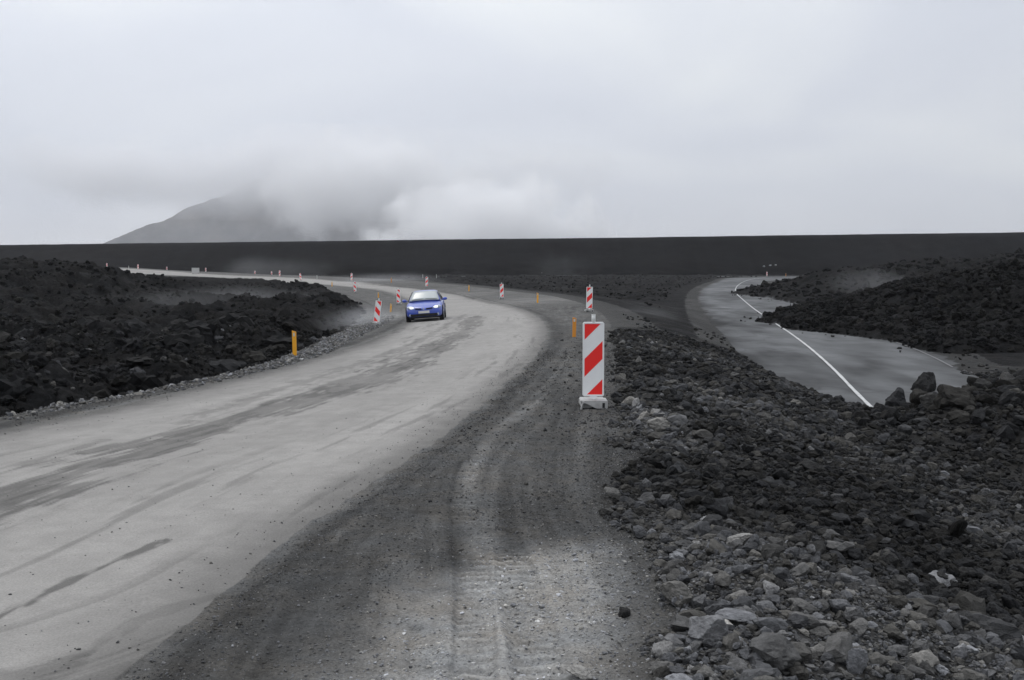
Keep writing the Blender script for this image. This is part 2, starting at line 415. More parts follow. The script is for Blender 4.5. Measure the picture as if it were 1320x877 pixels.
def ground_mat(name, tint=(1, .985, .95), fine=60, fine_amt=.35, mid=7, mid_amt=.25, bump=.5, bdist=.02, bscale=30, spec=.25, rough=.95, bdet=8, tread=False, huepatch=True, speck=0.0, speck_col=.3):
    m, t, b = new_mat(name); K = t.links.new
    b.inputs['Roughness'].default_value = rough; b.inputs['Specular IOR Level'].default_value = spec
    a = N(t, 'ShaderNodeAttribute', attribute_name='tone')
    c = N(t, 'ShaderNodeTexCoord')
    def noise(s, d=5, r=.6):
        n = N(t, 'ShaderNodeTexNoise'); n.inputs['Scale'].default_value = s; n.inputs['Detail'].default_value = d; n.inputs['Roughness'].default_value = r
        K(c.outputs['Object'], n.inputs['Vector']); return n
    def rng_(src, lo, hi, f0=.3, f1=.7):
        r = N(t, 'ShaderNodeMapRange'); r.inputs['From Min'].default_value = f0; r.inputs['From Max'].default_value = f1
        r.inputs['To Min'].default_value = lo; r.inputs['To Max'].default_value = hi; K(src, r.inputs['Value']); return r.outputs[0]
    def mul(p, q):
        x = N(t, 'ShaderNodeMath', operation='MULTIPLY'); K(p, x.inputs[0]); K(q, x.inputs[1]); return x.outputs[0]
    f = noise(fine, 6, .7); g = noise(mid, 6, .62)
    v = mul(mul(a.outputs['Fac'], rng_(f.outputs['Fac'], 1 - fine_amt, 1 + fine_amt)), rng_(g.outputs['Fac'], 1 - mid_amt, 1 + mid_amt))
    if speck:
        vo = N(t, 'ShaderNodeTexVoronoi'); vo.inputs['Scale'].default_value = 38; K(c.outputs['Object'], vo.inputs['Vector'])
        sz = rng_(vo.outputs['Distance'], 1, 0, .10, .22)
        sc_ = N(t, 'ShaderNodeSeparateColor'); K(vo.outputs['Color'], sc_.inputs[0])
        pick = rng_(sc_.outputs[0], 0, speck, .72, .8)
        fac = mul(sz, pick)
        mx = N(t, 'ShaderNodeMix'); mx.data_type = 'FLOAT'; K(fac, mx.inputs[0]); K(v, mx.inputs[2]); mx.inputs[3].default_value = speck_col
        v = mx.outputs[0]
    sc = N(t, 'ShaderNodeVectorMath', operation='SCALE'); sc.inputs[0].default_value = tint; K(v, sc.inputs['Scale'])
    hue = noise(mid * .45 if mid > .05 else mid, 4, .6)
    hr = N(t, 'ShaderNodeValToRGB'); he = hr.color_ramp.elements
    he[0].position = .38; he[0].color = (.975, 1.0, 1.025, 1); he[1].position = .66; he[1].color = (1.045, 1.0, .94, 1)
    K(hue.outputs['Fac'], hr.inputs['Fac'])
    hm_ = N(t, 'ShaderNodeVectorMath', operation='MULTIPLY'); K(sc.outputs[0], hm_.inputs[0]); K(hr.outputs[0], hm_.inputs[1])
    K((hm_ if huepatch else sc).outputs[0], b.inputs['Base Color'])
    h = noise(bscale, bdet, .68)
    bp = N(t, 'ShaderNodeBump'); bp.inputs['Strength'].default_value = bump; bp.inputs['Distance'].default_value = bdist
    hh = h.outputs['Fac']
    if tread:
        at = N(t, 'ShaderNodeAttribute', attribute_name='tread')
        ad = N(t, 'ShaderNodeMath', operation='ADD'); K(hh, ad.inputs[0]); K(at.outputs['Fac'], ad.inputs[1]); hh = ad.outputs[0]
    K(hh, bp.inputs['Height']); K(bp.outputs[0], b.inputs['Normal'])
    return m
M_shoulder = ground_mat('dark_gravel', fine=55, fine_amt=.40, mid=5, mid_amt=.22, bump=1.0, bdist=.045, bscale=20, tread=True, speck=.5, speck_col=.2)
M_road = ground_mat('pale_gravel', tint=(1.02, .985, .93), fine=70, fine_amt=.22, mid=3.5, mid_amt=.10, bump=.6, bdist=.015, bscale=38, huepatch=False)
M_asph = ground_mat('dusty_asphalt', tint=(.97, 1, 1.03), fine=70, fine_amt=.15, mid=.9, mid_amt=.14, bump=.25, bdist=.01, bscale=60, huepatch=False)
M_rubble = ground_mat('rubble_soil', tint=(1, .98, .95), fine=40, fine_amt=.45, mid=4, mid_amt=.35, bump=1.0, bdist=.05, bscale=16, spec=.1, speck=.35, speck_col=.14)
M_lava = ground_mat('black_lava', tint=(1, 1, 1.02), fine=9, fine_amt=.55, mid=1.1, mid_amt=.45, bump=1.0, bdist=.12, bscale=5, spec=.04)
M_berm = ground_mat('dark_scoria', tint=(.97, .97, 1.03), fine=3, fine_amt=.22, mid=.15, mid_amt=.12, bump=.8, bdist=.25, bscale=1.6, spec=.05)

# ------------------------------------------------------------------ land mesh (finer near the camera, one object per kind of ground)
az = np.concatenate([np.linspace(R(-80), R(-34), 60)[:-1], np.linspace(R(-34), R(34), 860), np.linspace(R(34), R(80), 60)[1:]])
rr_ = np.concatenate([np.geomspace(.7, 4.2, 60)[:-1], np.geomspace(4.2, 9, 300)[:-1], np.geomspace(9, 350, 800)])
A2, R2 = np.meshgrid(az, rr_)
GX = R2 * np.sin(A2); GY = R2 * np.cos(A2)
_G.update(x=GX, y=GY, cx=np.ascontiguousarray(GX[::3, ::3]), cy=np.ascontiguousarray(GY[::3, ::3]))
GZ, REG, ATT = height(GX, GY)
nr, nc = GX.shape
def tone_of(x, y, z, reg, T):
    tone = np.full(x.shape, .05)
    n1 = fbm(x * .8, y * .8, 4, 301); n2 = fbm(x * 3.1, y * 3.1, 4, 302); n3 = fbm(x * .15, y * .15, 3, 303)
    # dark shoulder
    sh = .072 + .016 * n1 + .010 * n2
    dG, dP = T['dG'], T['dP']
    _, fs, ft = ldist(x, y, FLOW)
    fl = fbm(fs * .35, ft * 5.5, 4, 360); fl2 = fbm(fs * .8, ft * 17, 3, 361); wn = fbm(y * .45, dG * 9, 4, 362)
    al = np.clip(1.4 - dG, 0, 1)
    sh = sh * (1 + (.55 * fl + .35 * fl2) * (1 - al) + (.55 * wn + .25 * fl2) * al)
    sh = sh * (1 - .30 * np.exp(-((dG - .22) / .16) ** 2)) - .004
    sh += .05 * np.exp(-(np.maximum(dG, 0) / .16) ** 2) + .020 * np.exp(-((dG - .9) / .18) ** 2) * (.5 + n2)
    far = sstep(30, 90, y)
    sh = sh * (1 - .0 * far) + .02 * far
    # pale dusty patch near the camera, its own dust
    pd = sdist(x, y, PATCH) + .28 * n1 + .10 * n2
    patch = 1 - sstep(-.55, .30, pd)
    sh = sh * (1 - patch) + (.30 + .04 * n1 + .03 * n2 + .05 * fl + .03 * fl2) * patch
    for (ln, w, amt) in PALE_TRACKS:
        d, s_, t_ = ldist(x, y, ln)
        k = np.exp(-((d + .05 * n2) / w) ** 2)
        sh += 1.6 * amt * k * (.75 + .5 * n1) * (1 - .4 * patch)
    # pale dust drifted over the outer bend and the inner verge
    for (cx, cy, sx, sy, amt) in DUST:
        sh += amt * np.exp(-((x - cx) / sx) ** 2 - ((y - cy) / sy) ** 2) * (.8 + .6 * n1)
    # gravel road, pale where traffic has packed it
    st = fbm(T['s1'] * .33, T['t1'] * 2.6, 4, 310); st2 = fbm(T['s1'] * .12, T['t1'] * .9, 3, 311); st3 = fbm(T['s1'] * 1.3, T['t1'] * 9, 3, 312); st5 = fbm(T['s1'] * .45 + 50, T['t1'] * 7, 4, 314)
    rd = .268 + .030 * st + .030 * st2 + .016 * st3 + .016 * n2 + .012 * n1 - .085 * sstep(.18, .42, st5) * sstep(-.2, .4, st2 + .3 * n1)
    w = .42 + .22 * st2
    st4 = fbm(x * .9, y * 2.4, 4, 313)
    st6 = fbm(T['s1'] * .9, T['t1'] * 13, 4, 316, .6)
    band = 1 - sstep(.30, .58, np.abs(T['t1'] + .30 * st2) / 1.0 + .40 * st + .30 * st3 + .25 * st4 + .45 * st6)
    gate = .72 + .28 * sstep(.0, .3, fbm(T['s1'] * .25, T['t1'] * .3, 2, 315) + .35)
    edge_b = np.exp(-((np.abs(T['t1']) - .42) / .10) ** 2) * .25
    rd = rd * (1 - (.38 + .20 * sstep(-.1, .25, st3 + .5 * n2)) * band * gate) - .05 * edge_b * sstep(-.2, .3, st)
    for (ln, ww, amt) in ROAD_STREAKS:
        d, s_, t_ = ldist(x, y, ln)
        q = 1 - sstep(.55, .95, d / ww + .9 * fbm(s_ * 2, t_ * 9, 4, 320, .6) + .5 * n2)
        rd = rd * (1 - amt * q)
    fade = sstep(-.75, .06, dG + .14 * n2 + .1 * n1)
    rd = rd * (1 - .62 * fade) + .06 * .62 * fade
    rd = rd - .05 * sstep(-1.6, -.3, dG) * (x < -3) - .04 * sstep(0, 3, -dG - 5)
    # asphalt with drifted dust
    dc = sstep(-1.1, -.1, T['dO'])
    asph = .086 + .045 * fbm(x * .16, y * .16, 4, 330) + .035 * fbm(x * 1.2, y * .35, 4, 331)
    tr = np.abs(fbm(x * .5 - y * .16, y * .02, 3, 333)) * .05
    cp = .7 * sstep(.15, .3, fbm(x * .30 + 7, y * .22, 4, 337)); asph = asph - .022 * cp
    asph = asph + tr - .035 * dc + .012 * sstep(50, 100, y) - .03 * sstep(.0, .45, fbm(x * .5, y * .09, 4, 336))
    cr = 1 - sstep(.0, .035, np.abs(fbm(x * .35, y * .22, 3, 335)))
    asph = asph * (1 - .25 * cr)
    # rubble soil
    ru = .026 + .006 * n1
    pale = sstep(.2, .75, RUB_PALE(x, y) + .35 * n1)
    ru = ru * (1 - pale) + (.062 + .02 * n2) * pale
    # slope by the old road: brownish dust streaks
    ru += .035 * sstep(.1, .5, n1) * np.exp(-((T['dO'] - 1.5) / 1.8) ** 2) * sstep(26, 40, y)
    lav = .010 + .004 * n1 + .003 * n2
    lav = lav + .010 * sstep(.25, .6, fbm(x * .35, y * .35, 3, 340)) * (y > 20)
    mixr = sstep(-.35, .35, dP + .25 * n1) * (y < 36) * (x > 0)
    ru, sh = np.where(y < 36, sh * (1 - mixr) + ru * mixr, ru), sh * (1 - mixr) + ru * mixr
    tone = np.select([reg == 1, reg == 2, reg == 3, reg == 4, reg == 5, reg == 6, reg == 7], [rd, asph, ru, lav, lav * .8, lav * 1.0 + .006 + .012 * sstep(.1, .5, n1) * (dP < 8), np.full(x.shape, .10)], sh)
    away = (reg == 0) & (dP > 0) & ~T['left'] & (y > 36)
    brn = .020 + .006 * n1 + .022 * sstep(.0, .5, fbm(x * .6, y * .12, 4, 350)) * np.exp(-((T['dO'] - 1.6) / 2.2) ** 2)
    brn = brn + .018 * np.exp(-(np.maximum(dP, 0) / 1.6) ** 2)
    tone = np.where(away, brn, tone)
    verge = (reg == 0) & T['left'] & (dP > 0)
    tone = np.where(verge, .075 + .03 * n1 + .03 * n2, tone)
    return np.clip(tone, .012, .6)
def RUB_PALE(x, y):
    """1 where the loose stones are pale (bottom right foreground, strip by the marker)"""
    a = 1 - sstep(5.2, 9.8, y + .65 * np.maximum(x - 1.4, 0))
    b = .75 * np.exp(-((x - 1.75) / .55) ** 2 - ((y - 13.2) / 2.2) ** 2)
    c = .45 * np.exp(-((x - 3.6) / 1.6) ** 2 - ((y - 16.5) / 2.0) ** 2)
    return np.maximum(np.maximum(a, b), c)
PATCH = rays([(350, 960), (395, 877), (470, 800), (555, 745), (640, 715), (740, 690), (830, 700), (850, 800), (880, 960)], z_high)
def trk(*p): return curve(rays(list(p), z_high), 3)
PALE_TRACKS = [(trk((650, 940), (640, 877), (632, 780), (618, 700), (606, 640), (612, 600), (640, 560), (690, 520)), .10, .075),
               (trk((700, 940), (690, 877), (665, 780), (640, 700), (632, 640), (650, 590), (700, 545)), .05, .035),
               (trk((560, 600), (600, 575), (650, 545), (700, 500), (735, 460)), .05, .028),
               (trk((430, 700), (500, 640), (560, 590), (640, 540)), .04, .025),
               (trk((840, 640), (815, 600), (800, 570), (790, 545)), .05, .04)]
FLOW = trk((648, 960), (640, 877), (625, 740), (612, 640), (650, 560), (715, 470), (742, 420), (738, 395))
TREADS = [(trk((600, 960), (608, 877), (612, 800), (608, 740), (600, 690), (598, 640), (606, 600)), .13),
          (trk((720, 960), (700, 877), (680, 800), (660, 740), (645, 690)), .16)]
ROAD_STREAKS = [(streak2, .085, .55), (streak3, .10, .22), (streak4, .16, .3), (rays([(60, 877), (180, 800), (360, 745), (420, 700)], z_high), .10, .22),
                (rays([(120, 600), (250, 560), (380, 505), (500, 462)], z_high), .10, .16), (streak5, .6, .35),
                (rays([(230, 545), (330, 512), (430, 480), (540, 440), (600, 405)], z_high), .22, .25)]
DUST = [(3.2, 46, 2.0, 4, .02), (1.5, 75, 4, 9, .07), (-5, 100, 5, 10, .05), (-6.6, 62, 1.2, 7, .10), (-6.5, 42, .8, 4, .06), (1.35, 12.6, .35, .6, .05)]
TONE = tone_of(GX, GY, GZ, REG, ATT)
TREAD = np.zeros_like(GX)
_, fs_, ft_ = ldist(GX, GY, FLOW)
GZ += np.where((REG == 0) & (GY < 40) & (GX > -3), .012 * fbm(GX * 6, GY * 6, 3, 370) + .014 * fbm(fs_ * .35, ft_ * 5.5, 4, 360) + .006 * fbm(fs_ * .8, ft_ * 17, 3, 361), 0)
for ln, w in TREADS:
    d, s_, t_ = ldist(GX, GY, ln)
    k = (1 - sstep(w * .6, w, d)) * (GY < 14)
    GZ -= .016 * k - .02 * np.exp(-((d - w * 1.15) / .035) ** 2) * (GY < 14) * (.5 + .5 * fbm(GX * 2, GY * 2, 3, 401))
    TREAD = np.maximum(TREAD, k * (.5 + .5 * np.tanh(2.2 * np.sin(2 * math.pi * (s_ / .12 + .25 * np.abs(t_ / w))))) * (.6 + .4 * vnoise(GX * 2.3, GY * 2.3, 400)) * 1.6)
GZ += .015 * TREAD
TONE = TONE * (1 - .24 * np.minimum(TREAD * 8, 1) * (1 - np.clip(TREAD, 0, 1)) + .16 * np.clip(TREAD, 0, 1))  # shade in the tread grooves painted into the tone, ribs paler
idx = np.arange(nr * nc).reshape(nr, nc)
quad = np.stack([idx[:-1, :-1], idx[:-1, 1:], idx[1:, 1:], idx[1:, :-1]], -1).reshape(-1, 4)[:, ::-1]
qreg = REG.ravel()[quad[:, 3]]
VX = np.stack([GX.ravel(), GY.ravel(), GZ.ravel()], 1)
def region(name, ids, mat, label, mask=None, kind='structure'):
    sel = np.isin(qreg, ids)
    if mask is not None: sel &= mask
    q = quad[sel]
    used, inv = np.unique(q, return_inverse=True)
    at = {'tone': ('FLOAT', TONE.ravel()[used]), 'tread': ('FLOAT', TREAD.ravel()[used])}
    me = np_mesh(name, VX[used], inv.reshape(-1, 4), at)
    o = link(name, me, None, mat)
    return tag(o, label, kind=kind)
qx = GX.ravel()[quad[:, 0]]; qy = GY.ravel()[quad[:, 0]]
gravel_road = region('gravel_road', [1], M_road, 'pale packed gravel road curving away to the left, with darker worn streaks')
shoulder = region('road_shoulder', [0], M_shoulder, 'dark gravel shoulder beside the pale road, marked with tyre tracks')
asphalt = region('asphalt_road', [2], M_asph, 'old grey dusty asphalt road half buried by black lava')
track = region('far_track', [7], M_asph, 'thin pale track along the foot of the dark embankment')
rubble = region('rubble_slope', [3], M_rubble, 'slope of broken grey stones between the shoulder and the old asphalt road')
lava_l = region('lava_field', [4], M_lava, 'black rough lava field to the left of the gravel road')
lava_r = region('lava_field', [5], M_lava, 'thick black lava flow lying over the old asphalt road on the right')
lava_m = region('lava_field', [6], M_lava, 'dark low lava plain between the bend of the gravel road and the embankment')
bm = bmesh.new()
bmesh.ops.create_grid(bm, x_segments=8, y_segments=8, size=1)
bmesh.ops.transform(bm, matrix=Matrix.Translation((0, 3000, -3.2)) @ Matrix.Diagonal((3900, 3300, 1, 1)), verts=bm.verts)
gm = plain('plain_ground', (.035, .035, .034), .95, .2)
tag(bm_obj('ground', bm, gm), 'dark flat ground under the lava, out to the horizon', kind='structure')

# white centre line of the old road, a worn stripe lying on the asphalt
def ribbon(line, w, z, name, mat, parent, skip=None):
    bm = bmesh.new(); prev = None
    n = len(line)
    for i in range(n):
        a = line[max(i - 1, 0)]; b = line[min(i + 1, n - 1)]
        d = (b - a) / np.linalg.norm(b - a); nn = np.array([-d[1], d[0]])
        zz = height(np.array([line[i][0]]), np.array([line[i][1]]))[0][0] if z is None else z
        ww = w * (1 + .10 * math.sin(i * 2.3) + .06 * math.sin(i * 5.1))
        p = [bm.verts.new((*(line[i] + nn * ww / 2), zz)), bm.verts.new((*(line[i] - nn * ww / 2), zz))]
        if prev and not (skip and skip(i)): bm.faces.new((prev[0], prev[1], p[1], p[0]))
        prev = p
    return bm_obj(name, bm, mat, parent)
def dense(line, step):
    o = [line[0]]
    for i in range(len(line) - 1):
        l = np.linalg.norm(line[i + 1] - line[i]); k = max(1, int(l / step))
        for j in range(1, k + 1): o.append(line[i] + (line[i + 1] - line[i]) * j / k)
    return np.array(o)
M_line = plain('worn_white_paint', (.66, .67, .66), .8, .3, dirt=.85, dscale=3.5, dcol=(.20, .20, .20))
M_line2 = plain('faded_white_paint', (.17, .17, .17), .8, .3, dirt=.7, dscale=1.2, dcol=(.16, .16, .16))
tag(ribbon(dense(line_w, .5), .10, Z_OLD + .022, 'centre_line', M_line, asphalt), 'white line running along the old asphalt road')
edge = curve(rays([(1150, 440), (1178, 450), (1205, 462), (1228, 474)], zo), 4)
tag(ribbon(dense(edge, .7), .07, Z_OLD + .022, 'edge_line', M_line2, asphalt), 'faded white edge line at the right side of the old road')

# ------------------------------------------------------------------ protective lava embankment in the distance
bx = np.arange(-470, 470.1, 1.2)
prof = np.concatenate([np.linspace(0, 22, 34), np.linspace(23, 38, 5), np.linspace(40, 64, 8)])
BX, BP = np.meshgrid(bx, prof)
crest = 9.15 + .0121 * np.clip(BX, -330, 330) + .16 * fbm(BX * .01, BX * 0, 3, 500) + .05 * fbm(BX * .3, BP * .1, 3, 501)
base = -1.7 + 0 * BX
BY = 297 + BP + .00012 * BX ** 2 * 0 + 1.2 * fbm(BX * .02, BP * 0, 2, 502)
up = np.clip(BP / 19.0, 0, 1)
up = up - .03 * np.exp(-((BP - 19) / 1.2) ** 2)
down = np.clip((BP - 37) / 26, 0, 1)
BZ = base + (crest - base) * up - (crest + 3.2) * down
face = sstep(0, 1, BP) * (1 - sstep(15, 19, BP))
BZ = BZ + face * (.22 * fbm(BX * .35, BP * .5, 4, 503) + .10 * fbm(BX * 1.1, BP * 1.1, 2, 504))
foot = 1 - sstep(2.5, 7, BP + 2 * fbm(BX * .06, BP * 0, 3, 505))
BZ = BZ + foot * .7 * (domes(BX / 3.0, BP / 2.5, 506) - .2)
nb, nc2 = BX.shape
ib = np.arange(nb * nc2).reshape(nb, nc2)
qb = np.stack([ib[:-1, :-1], ib[:-1, 1:], ib[1:, 1:], ib[1:, :-1]], -1).reshape(-1, 4)
tb = .0105 + .005 * fbm(BX * .05, BP * .1, 4, 507) + .003 * fbm(BX * .5, BP * .04, 3, 509) + .0025 * fbm(BX * .4, BP * .4, 3, 508) - .004 * foot
me = np_mesh('lava_embankment', np.stack([BX.ravel(), BY.ravel(), BZ.ravel()], 1), qb, {'tone': ('FLOAT', tb.ravel())})
tag(link('lava_embankment', me, None, M_berm), 'long straight dark embankment of crushed lava closing off the plain', kind='structure')

# ------------------------------------------------------------------ mountain
mx = np.linspace(-2300, 150, 200); my = np.linspace(4300, 6000, 130)
MX, MY = np.meshgrid(mx, my)
wv = 10 * fbm(MX / 300, MY / 300, 3, 601)
ridge = np.minimum(np.minimum(100 + .517 * (MX + 1857 + wv), 150 + .42 * (-430 - MX + wv)), 430 + .3 * wv)
dep = np.clip(1 - np.abs((MY - 5050) / 700), 0, 1)
MZ = np.minimum(ridge, 620 * dep) + 9 * fbm(MX / 90, MY / 160, 5, 602) * sstep(0, 60, ridge) * np.minimum(dep * 3, 1) - 22 * np.abs(fbm(MX / 110, MY / 420, 3, 603)) * sstep(20, 200, ridge) * np.minimum(dep * 3, 1)
MZ = np.where(dep <= 0, -3.5, np.maximum(MZ, -3.5))
im = np.arange(MX.size).reshape(MX.shape)
qm = np.stack([im[:-1, :-1], im[:-1, 1:], im[1:, 1:], im[1:, :-1]], -1).reshape(-1, 4)
tm = .105 + .035 * fbm(MX / 60, MY / 60, 4, 604) + .03 * fbm(MX / 220, MY / 120, 3, 605)  # base tone raised, so part of the haze is painted into the slope
M_mtn = ground_mat('mountain_slope', tint=(1, .96, .92), fine=.02, fine_amt=.3, mid=.006, mid_amt=.3, bump=.6, bdist=8, bscale=.02)
me = np_mesh('mountain', np.stack([MX.ravel() + 215, MY.ravel(), MZ.ravel()], 1), qm, {'tone': ('FLOAT', tm.ravel())})
tag(link('mountain', me, None, M_mtn), 'grey cone shaped mountain with its top lost in low cloud', kind='structure')

# ------------------------------------------------------------------ steam, low cloud, haze
def steam(name, loc, rad, dens, label, nscale=3.0, thr=.42, soft=.25, seed=0, aniso=.35, edge=.9, col=(.97, .98, 1), detail=4, shear=0, flat=False, step=None):
    bm = bmesh.new()
    bmesh.ops.create_icosphere(bm, subdivisions=3, radius=1)
    if flat:
        for v in bm.verts:
            if v.co.z < -.12: v.co.z = -.12
    bmesh.ops.transform(bm, matrix=Matrix.Diagonal((*rad, 1)), verts=bm.verts)
    m = bpy.data.materials.new(name + '_vapour'); m.use_nodes = True
    t = m.node_tree; t.nodes.clear(); K = t.links.new
    o_ = N(t, 'ShaderNodeOutputMaterial'); pv = N(t, 'ShaderNodeVolumePrincipled')
    pv.inputs['Color'].default_value = (*col, 1); pv.inputs['Anisotropy'].default_value = aniso
    c = N(t, 'ShaderNodeTexCoord')
    nm = N(t, 'ShaderNodeVectorMath', operation='DIVIDE'); nm.inputs[1].default_value = rad
    K(c.outputs['Object'], nm.inputs[0])
    ln = N(t, 'ShaderNodeVectorMath', operation='LENGTH'); K(nm.outputs[0], ln.inputs[0])
    n = N(t, 'ShaderNodeTexNoise'); n.inputs['Scale'].default_value = nscale; n.inputs['Detail'].default_value = detail; n.inputs['Roughness'].default_value = .55
    mpp = N(t, 'ShaderNodeMapping'); mpp.inputs['Location'].default_value = (seed * 1.7, seed * .9, seed * .3)
    mx_ = max(rad); mpp.inputs['Scale'].default_value = (rad[0] / mx_, rad[1] / mx_, rad[2] / mx_)
    K(nm.outputs[0], mpp.inputs['Vector']); K(mpp.outputs[0], n.inputs['Vector'])
    fo = N(t, 'ShaderNodeMapRange'); fo.interpolation_type = 'SMOOTHSTEP'
    fo.inputs['From Min'].default_value = edge; fo.inputs['From Max'].default_value = .1; fo.inputs['To Min'].default_value = -.35; fo.inputs['To Max'].default_value = .2
    K(ln.outputs['Value'], fo.inputs['Value'])
    ad = N(t, 'ShaderNodeMath', operation='ADD'); K(n.outputs['Fac'], ad.inputs[0]); K(fo.outputs[0], ad.inputs[1])
    rg = N(t, 'ShaderNodeMapRange'); rg.interpolation_type = 'SMOOTHSTEP'
    rg.inputs['From Min'].default_value = thr; rg.inputs['From Max'].default_value = thr + soft; rg.inputs['To Max'].default_value = dens
    K(ad.outputs[0], rg.inputs['Value']); K(rg.outputs[0], pv.inputs['Density']); K(pv.outputs[0], o_.inputs['Volume'])
    o = bm_obj(name, bm, m); o.location = loc
    return tag(o, label, kind='stuff')
steam('low_cloud', (-960, 4420, 370), (1500, 220, 200), .010, 'grey cloud sitting on the mountain top', nscale=4.0, thr=.12, soft=.6, seed=1, col=(.995, .996, 1), edge=1.0, detail=5, aniso=.1)
steam('steam_plume', (-60, 3000, 70), (560, 260, 270), .024, 'white steam billowing up behind the embankment', nscale=6.5, thr=.36, soft=.24, seed=4, edge=1.0, col=(1, 1, 1), detail=6, aniso=0)
steam('steam_plume', (-470, 3600, 250), (560, 250, 270), .018, 'pale steam drifting in front of the mountain, joining the cloud above', nscale=4.5, thr=.27, soft=.4, seed=7, col=(1, 1, 1), edge=1.0, detail=6, aniso=0)
WISPS = [((-7.4, 56, -1.0), (3.2, 9, 1.6), .10, 'faint dust drifting over the verge by the leaning striped marker'),
         ((6.0, 50, -.8), (3.0, 7, 1.5), .035, 'faint steam rising from the verge right of the bend'),
         ((31, 92, .2), (7, 10, 2.4), .018, 'thin steam rising from the black lava on the right'),
         ((-16, 150, -.7), (14, 26, 2.6), .025, 'low dust hanging over the far side of the bend'),
         ((-52, 236, .5), (24, 14, 5), .011, 'wisp of steam beyond the far stretch of gravel road'),
         ((13, 283, 1), (20, 10, 9), .007, 'pale vapour against the dark embankment'),
         ((-19, 70, -.5), (13, 24, 1.8), .018, 'thin bluish steam over the black lava left of the road')]
for i, (l, r, d, lab) in enumerate(WISPS):
    steam('steam_wisp', l, r, d, lab, nscale=1.8, thr=.30, soft=.55, seed=20 + i * 3, edge=1.0)
bm = bmesh.new(); add_box(bm, (0, 3050, 400), (8400, 6800, 810))
hm = bpy.data.materials.new('haze_air'); hm.use_nodes = True
t = hm.node_tree; t.nodes.clear()
o_ = N(t, 'ShaderNodeOutputMaterial'); pv = N(t, 'ShaderNodeVolumePrincipled')
pv.inputs['Color'].default_value = (.93, .95, 1, 1); pv.inputs['Density'].default_value = .00011; pv.inputs['Anisotropy'].default_value = .3
t.links.new(pv.outputs[0], o_.inputs['Volume'])
tag(bm_obj('haze', bm, hm), 'thin pale air between the camera and the mountain', kind='stuff')

# ------------------------------------------------------------------ ground lookup
_la = az; _lr = np.log(rr_)
def grid_at(x, y, F):
    x = np.asarray(x, float); y = np.asarray(y, float)
    j = np.interp(np.arctan2(x, y), _la, np.arange(len(_la))); i = np.interp(.5 * np.log(x * x + y * y), _lr, np.arange(len(_lr)))
    i0 = np.minimum(i.astype(int), nr - 2); j0 = np.minimum(j.astype(int), nc - 2); a = i - i0; b = j - j0
    return (F[i0, j0] * (1 - b) + F[i0, j0 + 1] * b) * (1 - a) + (F[i0 + 1, j0] * (1 - b) + F[i0 + 1, j0 + 1] * b) * a
def grid_near(x, y, F):
    j = np.rint(np.interp(np.arctan2(x, y), _la, np.arange(len(_la)))).astype(int); i = np.rint(np.interp(.5 * np.log(x * x + y * y), _lr, np.arange(len(_lr)))).astype(int)
    return F[i, j]
def px_of(x, y, z):
    f = (y * math.cos(PITCH) - (z - CAM_H) * math.sin(PITCH)); v = (y * math.sin(PITCH) + (z - CAM_H) * math.cos(PITCH))
    return 660 + F_PX * x / f, 438.5 - F_PX * v / f
def ray_ground(u, v):                # where the view through a photograph pixel meets the built land
    t = np.geomspace(3, 340, 6000)
    d = np.array([u - 660, F_PX * math.cos(PITCH) + (438.5 - v) * math.sin(PITCH), -F_PX * math.sin(PITCH) + (438.5 - v) * math.cos(PITCH)]) / F_PX
    g = CAM_H + d[2] * t - grid_at(d[0] * t, d[1] * t, GZ)
    i = int(np.argmax(g < 0)) or len(t) - 1
    return d[0] * t[i], d[1] * t[i], CAM_H + d[2] * t[i]

# ------------------------------------------------------------------ stones
def rock_mesh(name, seed, sub=3, facets=11, rough=.10, blocky=.75):
    rn = random.Random(seed)
    bm = bmesh.new(); bmesh.ops.create_icosphere(bm, subdivisions=sub, radius=1)
    pl = []
    for k in range(facets):
        n = Vector((rn.gauss(0, 1), rn.gauss(0, 1), rn.gauss(0, 1))).normalized(); pl.append((n, rn.uniform(blocky - .30, blocky + .02)))
    off = Vector((seed * 3.1, seed * 1.7, seed * .7))
    for v in bm.verts:
        d = v.co.normalized(); r = 1.0
        for n, h in pl:
            c = d.dot(n)
            if c > .05: r = min(r, h / c)
        r *= 1 + rough * mnoise.fractal(d * 1.6 + off, 1.0, 2.0, 3) + rough * .8 * mnoise.fractal(d * 5 + off, 1.0, 2.0, 3)
        v.co = d * r
    mxr = max(v.co.length for v in bm.verts)
    bmesh.ops.scale(bm, vec=(1 / mxr,) * 3, verts=bm.verts)
    me = bpy.data.meshes.new(name); bm.to_mesh(me); bm.free()
    for p in me.polygons: p.use_smooth = True
    me.set_sharp_from_angle(angle=R(22))
    return me
